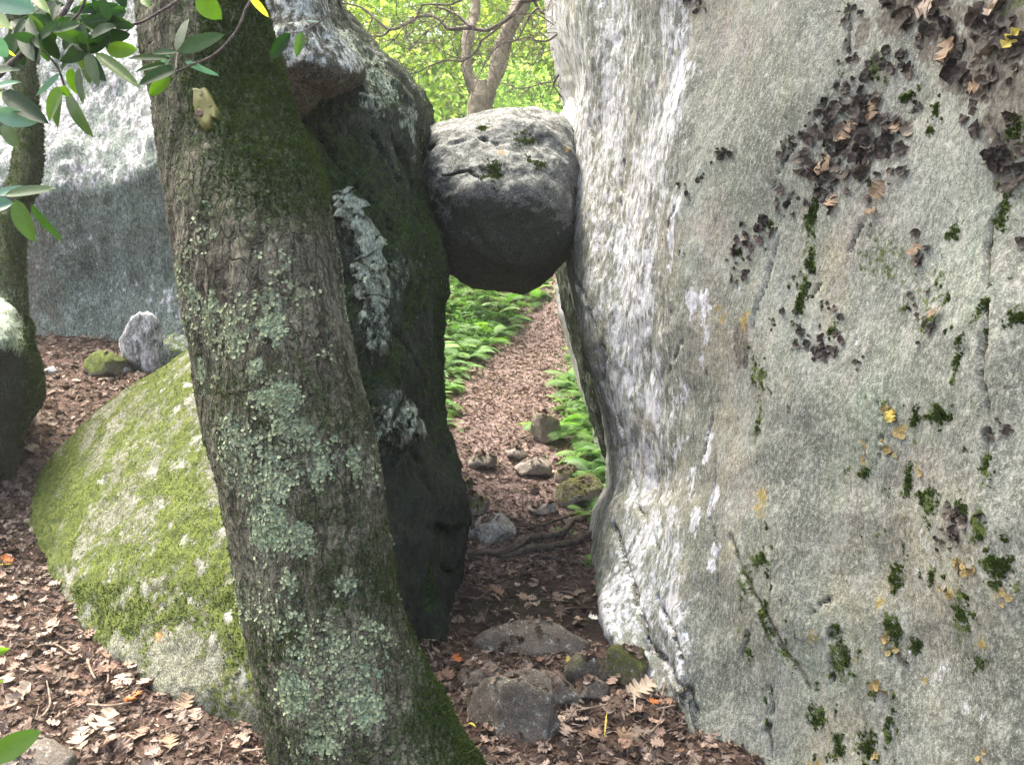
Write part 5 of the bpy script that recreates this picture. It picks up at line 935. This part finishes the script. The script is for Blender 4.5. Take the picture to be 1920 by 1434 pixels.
tag(link('undergrowth', tri_mesh('undergrowth', join(parts), False), M['fern_s']), 'dense green ferns and herbs covering the slope beyond the passage', 'undergrowth', None, 'stuff')

# ------------------------------------------------------------------ rhododendron branches, top left
def rleaf_mesh(L, Wd, bend, fold, seed, n=9):
    r_ = np.random.default_rng(seed); V = []; F = []
    for i in range(n):
        t_ = i / (n - 1); wv = Wd / 2 * (math.sin(math.pi * t_ ** .85) ** .62 if 0 < t_ < 1 else 0.02); z = -bend * L * t_ * t_
        for k_, u in enumerate((-1, -.5, 0, .5, 1)): V.append((L * t_, u * wv, z + fold * abs(u) * wv - .03 * L * u * u * math.sin(3 * t_ + seed) * .3))
    for i in range(n - 1):
        for k_ in range(4): a = i * 5 + k_; F += [(a, a + 1, a + 6), (a, a + 6, a + 5)]
    return mesh_np('leaf', np.array(V), None, np.array(F), True)
def place_leaf(p0, p1, wpx, d0, tone, parent, roll=None, bend=.12, d1=None):
    d1 = d0 + rnd.uniform(-.05, .05) if d1 is None else d1
    a = at(*p0, d0); b = at(*p1, d1); L = np.linalg.norm(b - a); me = rleaf_mesh(L * 1.03, wpx * d0 / FOC, bend * rnd.uniform(.4, 1.4), rnd.uniform(.15, .5), rnd.randint(0, 99)); me.materials.append(M['rh_' + {'D': 'dark', 'M': 'mid', 'L': 'lit', 'B': 'blue', 'Y': 'yel'}[tone]])
    X = (b - a) / L; view = -FW; z = view - X * (view @ X); z /= np.linalg.norm(z); yv = np.cross(z, X); r_ = rnd.uniform(-.5, .5) if roll is None else roll
    z2 = z * math.cos(r_) + yv * math.sin(r_); y2 = np.cross(z2, X); m = Matrix(((X[0], y2[0], z2[0], a[0]), (X[1], y2[1], z2[1], a[1]), (X[2], y2[2], z2[2], a[2]), (0, 0, 0, 1)))
    o = link('leaf', me, None, parent); o.matrix_parent_inverse = Matrix.Translation(-Vector(parent.location)); o.matrix_basis = m; return o
def branch_thing(label, origin, stems, leaves, d=1.4, extra=()):
    extra = list(extra)
    e = empty('rhododendron_branch', at(*origin, d)); leaves = list(leaves) + extra; tag(e, label, 'branch', 'rhododendron branches hanging at the top left'); lo = np.array(e.location)
    for (pts, w0, w1, dd) in stems:
        P = at([p[0] for p in pts], [p[1] for p in pts], dd + np.linspace(0, .05, len(pts))); link('stem', tri_mesh('stem', tube(P - lo, np.linspace(w0, w1, len(pts)) / 2 * dd / FOC, 8, 5, .25)), M['twig'], e)
    for (p0, p1, w_, tone) in leaves: place_leaf(p0, p1, w_, d + rnd.uniform(-.04, .04), tone, e)
    return e
B1 = branch_thing('thick brown rhododendron branch with drooping leaf clusters at the left edge', (0, 140), [([(-160, 300), (-60, 190), (0, 138), (30, 112), (65, 80), (100, 45), (125, 15), (160, -60), (260, -300)], 15, 9, 1.4), ([(40, 38), (52, 52), (66, 76)], 5, 7, 1.4), ([(0, 100), (22, 66), (50, 36), (90, -10)], 6, 5, 1.45), ([(65, 80), (95, 110), (112, 135), (122, 168)], 4, 4, 1.4), ([(170, -30), (150, 22), (120, 50), (112, 60)], 6, 4, 1.35), ([(112, 138), (108, 134), (98, 134)], 3, 2, 1.4)],
   [((112, 138), (68, 178), 11, 'B'), ((120, 163), (85, 224), 40, 'L'), ((116, 163), (102, 236), 28, 'M'), ((135, 128), (139, 178), 26, 'L'), ((147, 128), (150, 184), 15, 'D'), ((152, 158), (153, 188), 12, 'L'), ((126, 172), (156, 250), 30, 'M'), ((118, 160), (128, 182), 16, 'L'), ((100, 50), (58, 62), 24, 'M'), ((75, 70), (62, 112), 26, 'D'), ((85, 66), (108, 112), 30, 'D'), ((80, 72), (88, 116), 26, 'D'), ((40, 60), (58, 108), 28, 'D'), ((30, 62), (10, 112), 30, 'D'), ((20, 82), (46, 122), 24, 'D'), ((62, 30), (100, 20), 20, 'D'), ((60, 40), (90, 60), 22, 'D'), ((5, 118), (36, 128), 24, 'D'), ((70, 20), (110, 5), 24, 'D'), ((20, 40), (62, 58), 22, 'D')])
B2 = branch_thing('thin rhododendron branch with a dark leaf cluster in front of the white rock', (165, 102), [([(520, -120), (330, 4), (300, 22), (265, 42), (215, 56), (200, 70), (186, 84), (165, 103)], 6, 4, 1.45), ([(325, 14), (304, 40), (294, 62)], 3, 2, 1.45), ([(250, 50), (230, 66), (224, 92)], 3, 2, 1.45)],
   [((160, 84), (108, 128), 34, 'D'), ((165, 104), (190, 147), 27, 'D'), ((178, 100), (258, 158), 24, 'M'), ((163, 94), (138, 58), 30, 'D'), ((158, 78), (100, 54), 26, 'M'), ((166, 72), (206, 42), 30, 'D'), ((200, 96), (254, 92), 30, 'L'), ((155, 42), (236, 20), 22, 'D'), ((130, 22), (222, 8), 18, 'D'), ((205, 56), (150, 30), 24, 'D'), ((190, 70), (240, 66), 26, 'D'), ((165, 100), (150, 130), 26, 'M'), ((170, 60), (130, 40), 26, 'D'), ((185, 50), (215, 22), 24, 'M'), ((150, 60), (180, 88), 24, 'D'), ((150, 5), (180, 24), 18, 'L'), ((160, 108), (164, 150), 20, 'M'), ((175, 35), (238, 42), 22, 'D'), ((200, 30), (160, 10), 20, 'D'), ((142, 62), (120, 92), 24, 'D')], extra=[((cx_, cy_), (cx_ + L_ * math.cos(a_), cy_ + L_ * math.sin(a_)), rnd.uniform(16, 26), rnd.choice('DDDDM')) for cx_, cy_, n_ in [(165, 100, 4), (150, 45, 7), (100, 40, 6), (205, 40, 6), (55, 30, 5), (70, 75, 5), (235, 15, 4)] for k_ in range(n_) for a_ in [rnd.uniform(0, 6.28)] for L_ in [rnd.uniform(38, 62)]])
B3 = branch_thing('slender arching branch ending in a whorl of narrow leaves before the trunk', (365, 120), [([(560, -200), (490, -60), (470, 0), (460, 18), (450, 46), (430, 76), (400, 104), (365, 120), (335, 133), (300, 150)], 6, 3.5, 1.5), ([(372, -60), (368, 20), (365, 80), (362, 118)], 4, 3, 1.5), ([(330, 132), (331, 112), (334, 98)], 3.5, 3, 1.5), ([(345, 128), (356, 142)], 3, 2, 1.5)],
   [((333, 99), (344, 27), 27, 'D'), ((335, 97), (413, 62), 32, 'D'), ((326, 110), (238, 102), 15, 'D'), ((326, 118), (248, 130), 12, 'D'), ((332, 128), (262, 152), 28, 'D'), ((318, 140), (280, 180), 24, 'M'), ((345, 116), (411, 143), 11, 'B'), ((333, 98), (288, 98), 18, 'D'), ((375, -14), (412, 36), 46, 'M'), ((466, -8), (506, 32), 15, 'Y'), ((268, -6), (280, 12), 18, 'L'), ((350, 118), (376, 118), 10, 'B'), ((320, 105), (300, 125), 14, 'B')], 1.5)
B4 = branch_thing('leafy rhododendron sprays entering low at the left edge', (0, 200), [([(-200, 190), (-60, 205), (0, 205)], 7, 4, 1.3), ([(-160, 330), (-40, 362), (18, 372), (32, 380)], 6, 3, 1.35), ([(-60, 195), (0, 170), (8, 168)], 4, 3, 1.3)],
   [((4, 172), (82, 226), 36, 'D'), ((-10, 165), (20, 194), 20, 'L'), ((-8, 212), (62, 230), 34, 'B'), ((-8, 165), (40, 148), 18, 'B'), ((6, 222), (28, 274), 36, 'M'), ((-10, 225), (14, 266), 30, 'D'), ((10, 366), (96, 350), 22, 'M'), ((30, 376), (60, 450), 36, 'M'), ((58, 382), (110, 456), 24, 'D'), ((-20, 372), (40, 345), 18, 'B'), ((-30, 392), (22, 378), 30, 'B'), ((-20, 135), (22, 128), 20, 'D'), ((-10, 240), (20, 200), 26, 'D')], 1.35)
B5 = branch_thing('rhododendron twig with big pale blurred leaf in the top left corner', (-20, -20), [([(-120, -80), (-60, -40), (-30, 60), (-18, 120)], 6, 4, .95)],
   [((-50, -14), (64, 14), 74, 'B'), ((-20, 55), (22, 48), 20, 'Y'), ((-25, 62), (14, 108), 34, 'B'), ((14, 92), (28, 108), 8, 'Y'), ((-20, 20), (10, 45), 20, 'L'), ((55, -22), (80, 12), 20, 'L')], .95)
B6 = branch_thing('fine twig with two small oval leaves before the pale ledge', (566, 60), [([(700, -200), (660, -60), (622, 20), (585, 50), (566, 60), (546, 62)], 3.5, 2, 1.9)], [((545, 62), (505, 111), 24, 'D'), ((567, 60), (556, 105), 18, 'M'), ((574, 39), (608, 41), 7, 'B')], 1.9)
sp = empty('sapling', hit(-150, 1434) if False else at(-120, 1560, 1.3)); b_ = np.array(sp.location); b_[2] = float(H([b_[0]], [b_[1]])[0]); sp.location = b_; tag(sp, 'low green seedling leaves at the bottom left corner', 'plant')
a0 = at(-20, 1425, 1.25); link('stem', tri_mesh('stem', tube(np.array([b_, (b_ + a0) / 2 + np.array([.02, 0, .05]), a0, at(-40, 1228, 1.3)]) - b_, [.004, .003, .002, .0015], 6, 5)), M['twig'], sp)
place_leaf((-22, 1424), (66, 1374), 46, 1.25, 'L', sp, 0.2); place_leaf((-40, 1228), (19, 1217), 18, 1.3, 'L', sp, .2); place_leaf((-60, 1290), (12, 1276), 8, 1.3, 'L', sp, .2)
# ------------------------------------------------------------------ bright forest air
hz = [(-45, -32, -4), (45, -32, -4), (45, 85, -4), (-45, 85, -4)]; hv_ = hz + [(x, y, 24) for x, y, _ in hz]
me = bpy.data.meshes.new('haze'); me.from_pydata(hv_, [], [(3, 2, 1, 0), (4, 5, 6, 7), (0, 1, 5, 4), (1, 2, 6, 5), (2, 3, 7, 6), (3, 0, 4, 7)]); me.update()
hm = bpy.data.materials.new('haze'); hm.use_nodes = True; hm.node_tree.nodes.clear(); ho = hm.node_tree.nodes.new('ShaderNodeOutputMaterial'); pv = hm.node_tree.nodes.new('ShaderNodeVolumePrincipled')
pv.inputs['Color'].default_value = (0.95, 0.97, 0.9, 1); pv.inputs['Density'].default_value = 0.0025; pv.inputs['Anisotropy'].default_value = 0.25; hm.node_tree.links.new(pv.outputs[0], ho.inputs['Volume'])
tag(link('haze', me, hm), kind='stuff')
print('tris', sum(sum(len(p.vertices) - 2 for p in ()) if False else len(m.loops) - 2 * len(m.polygons) for m in bpy.data.meshes), 'objects', len(bpy.data.objects))
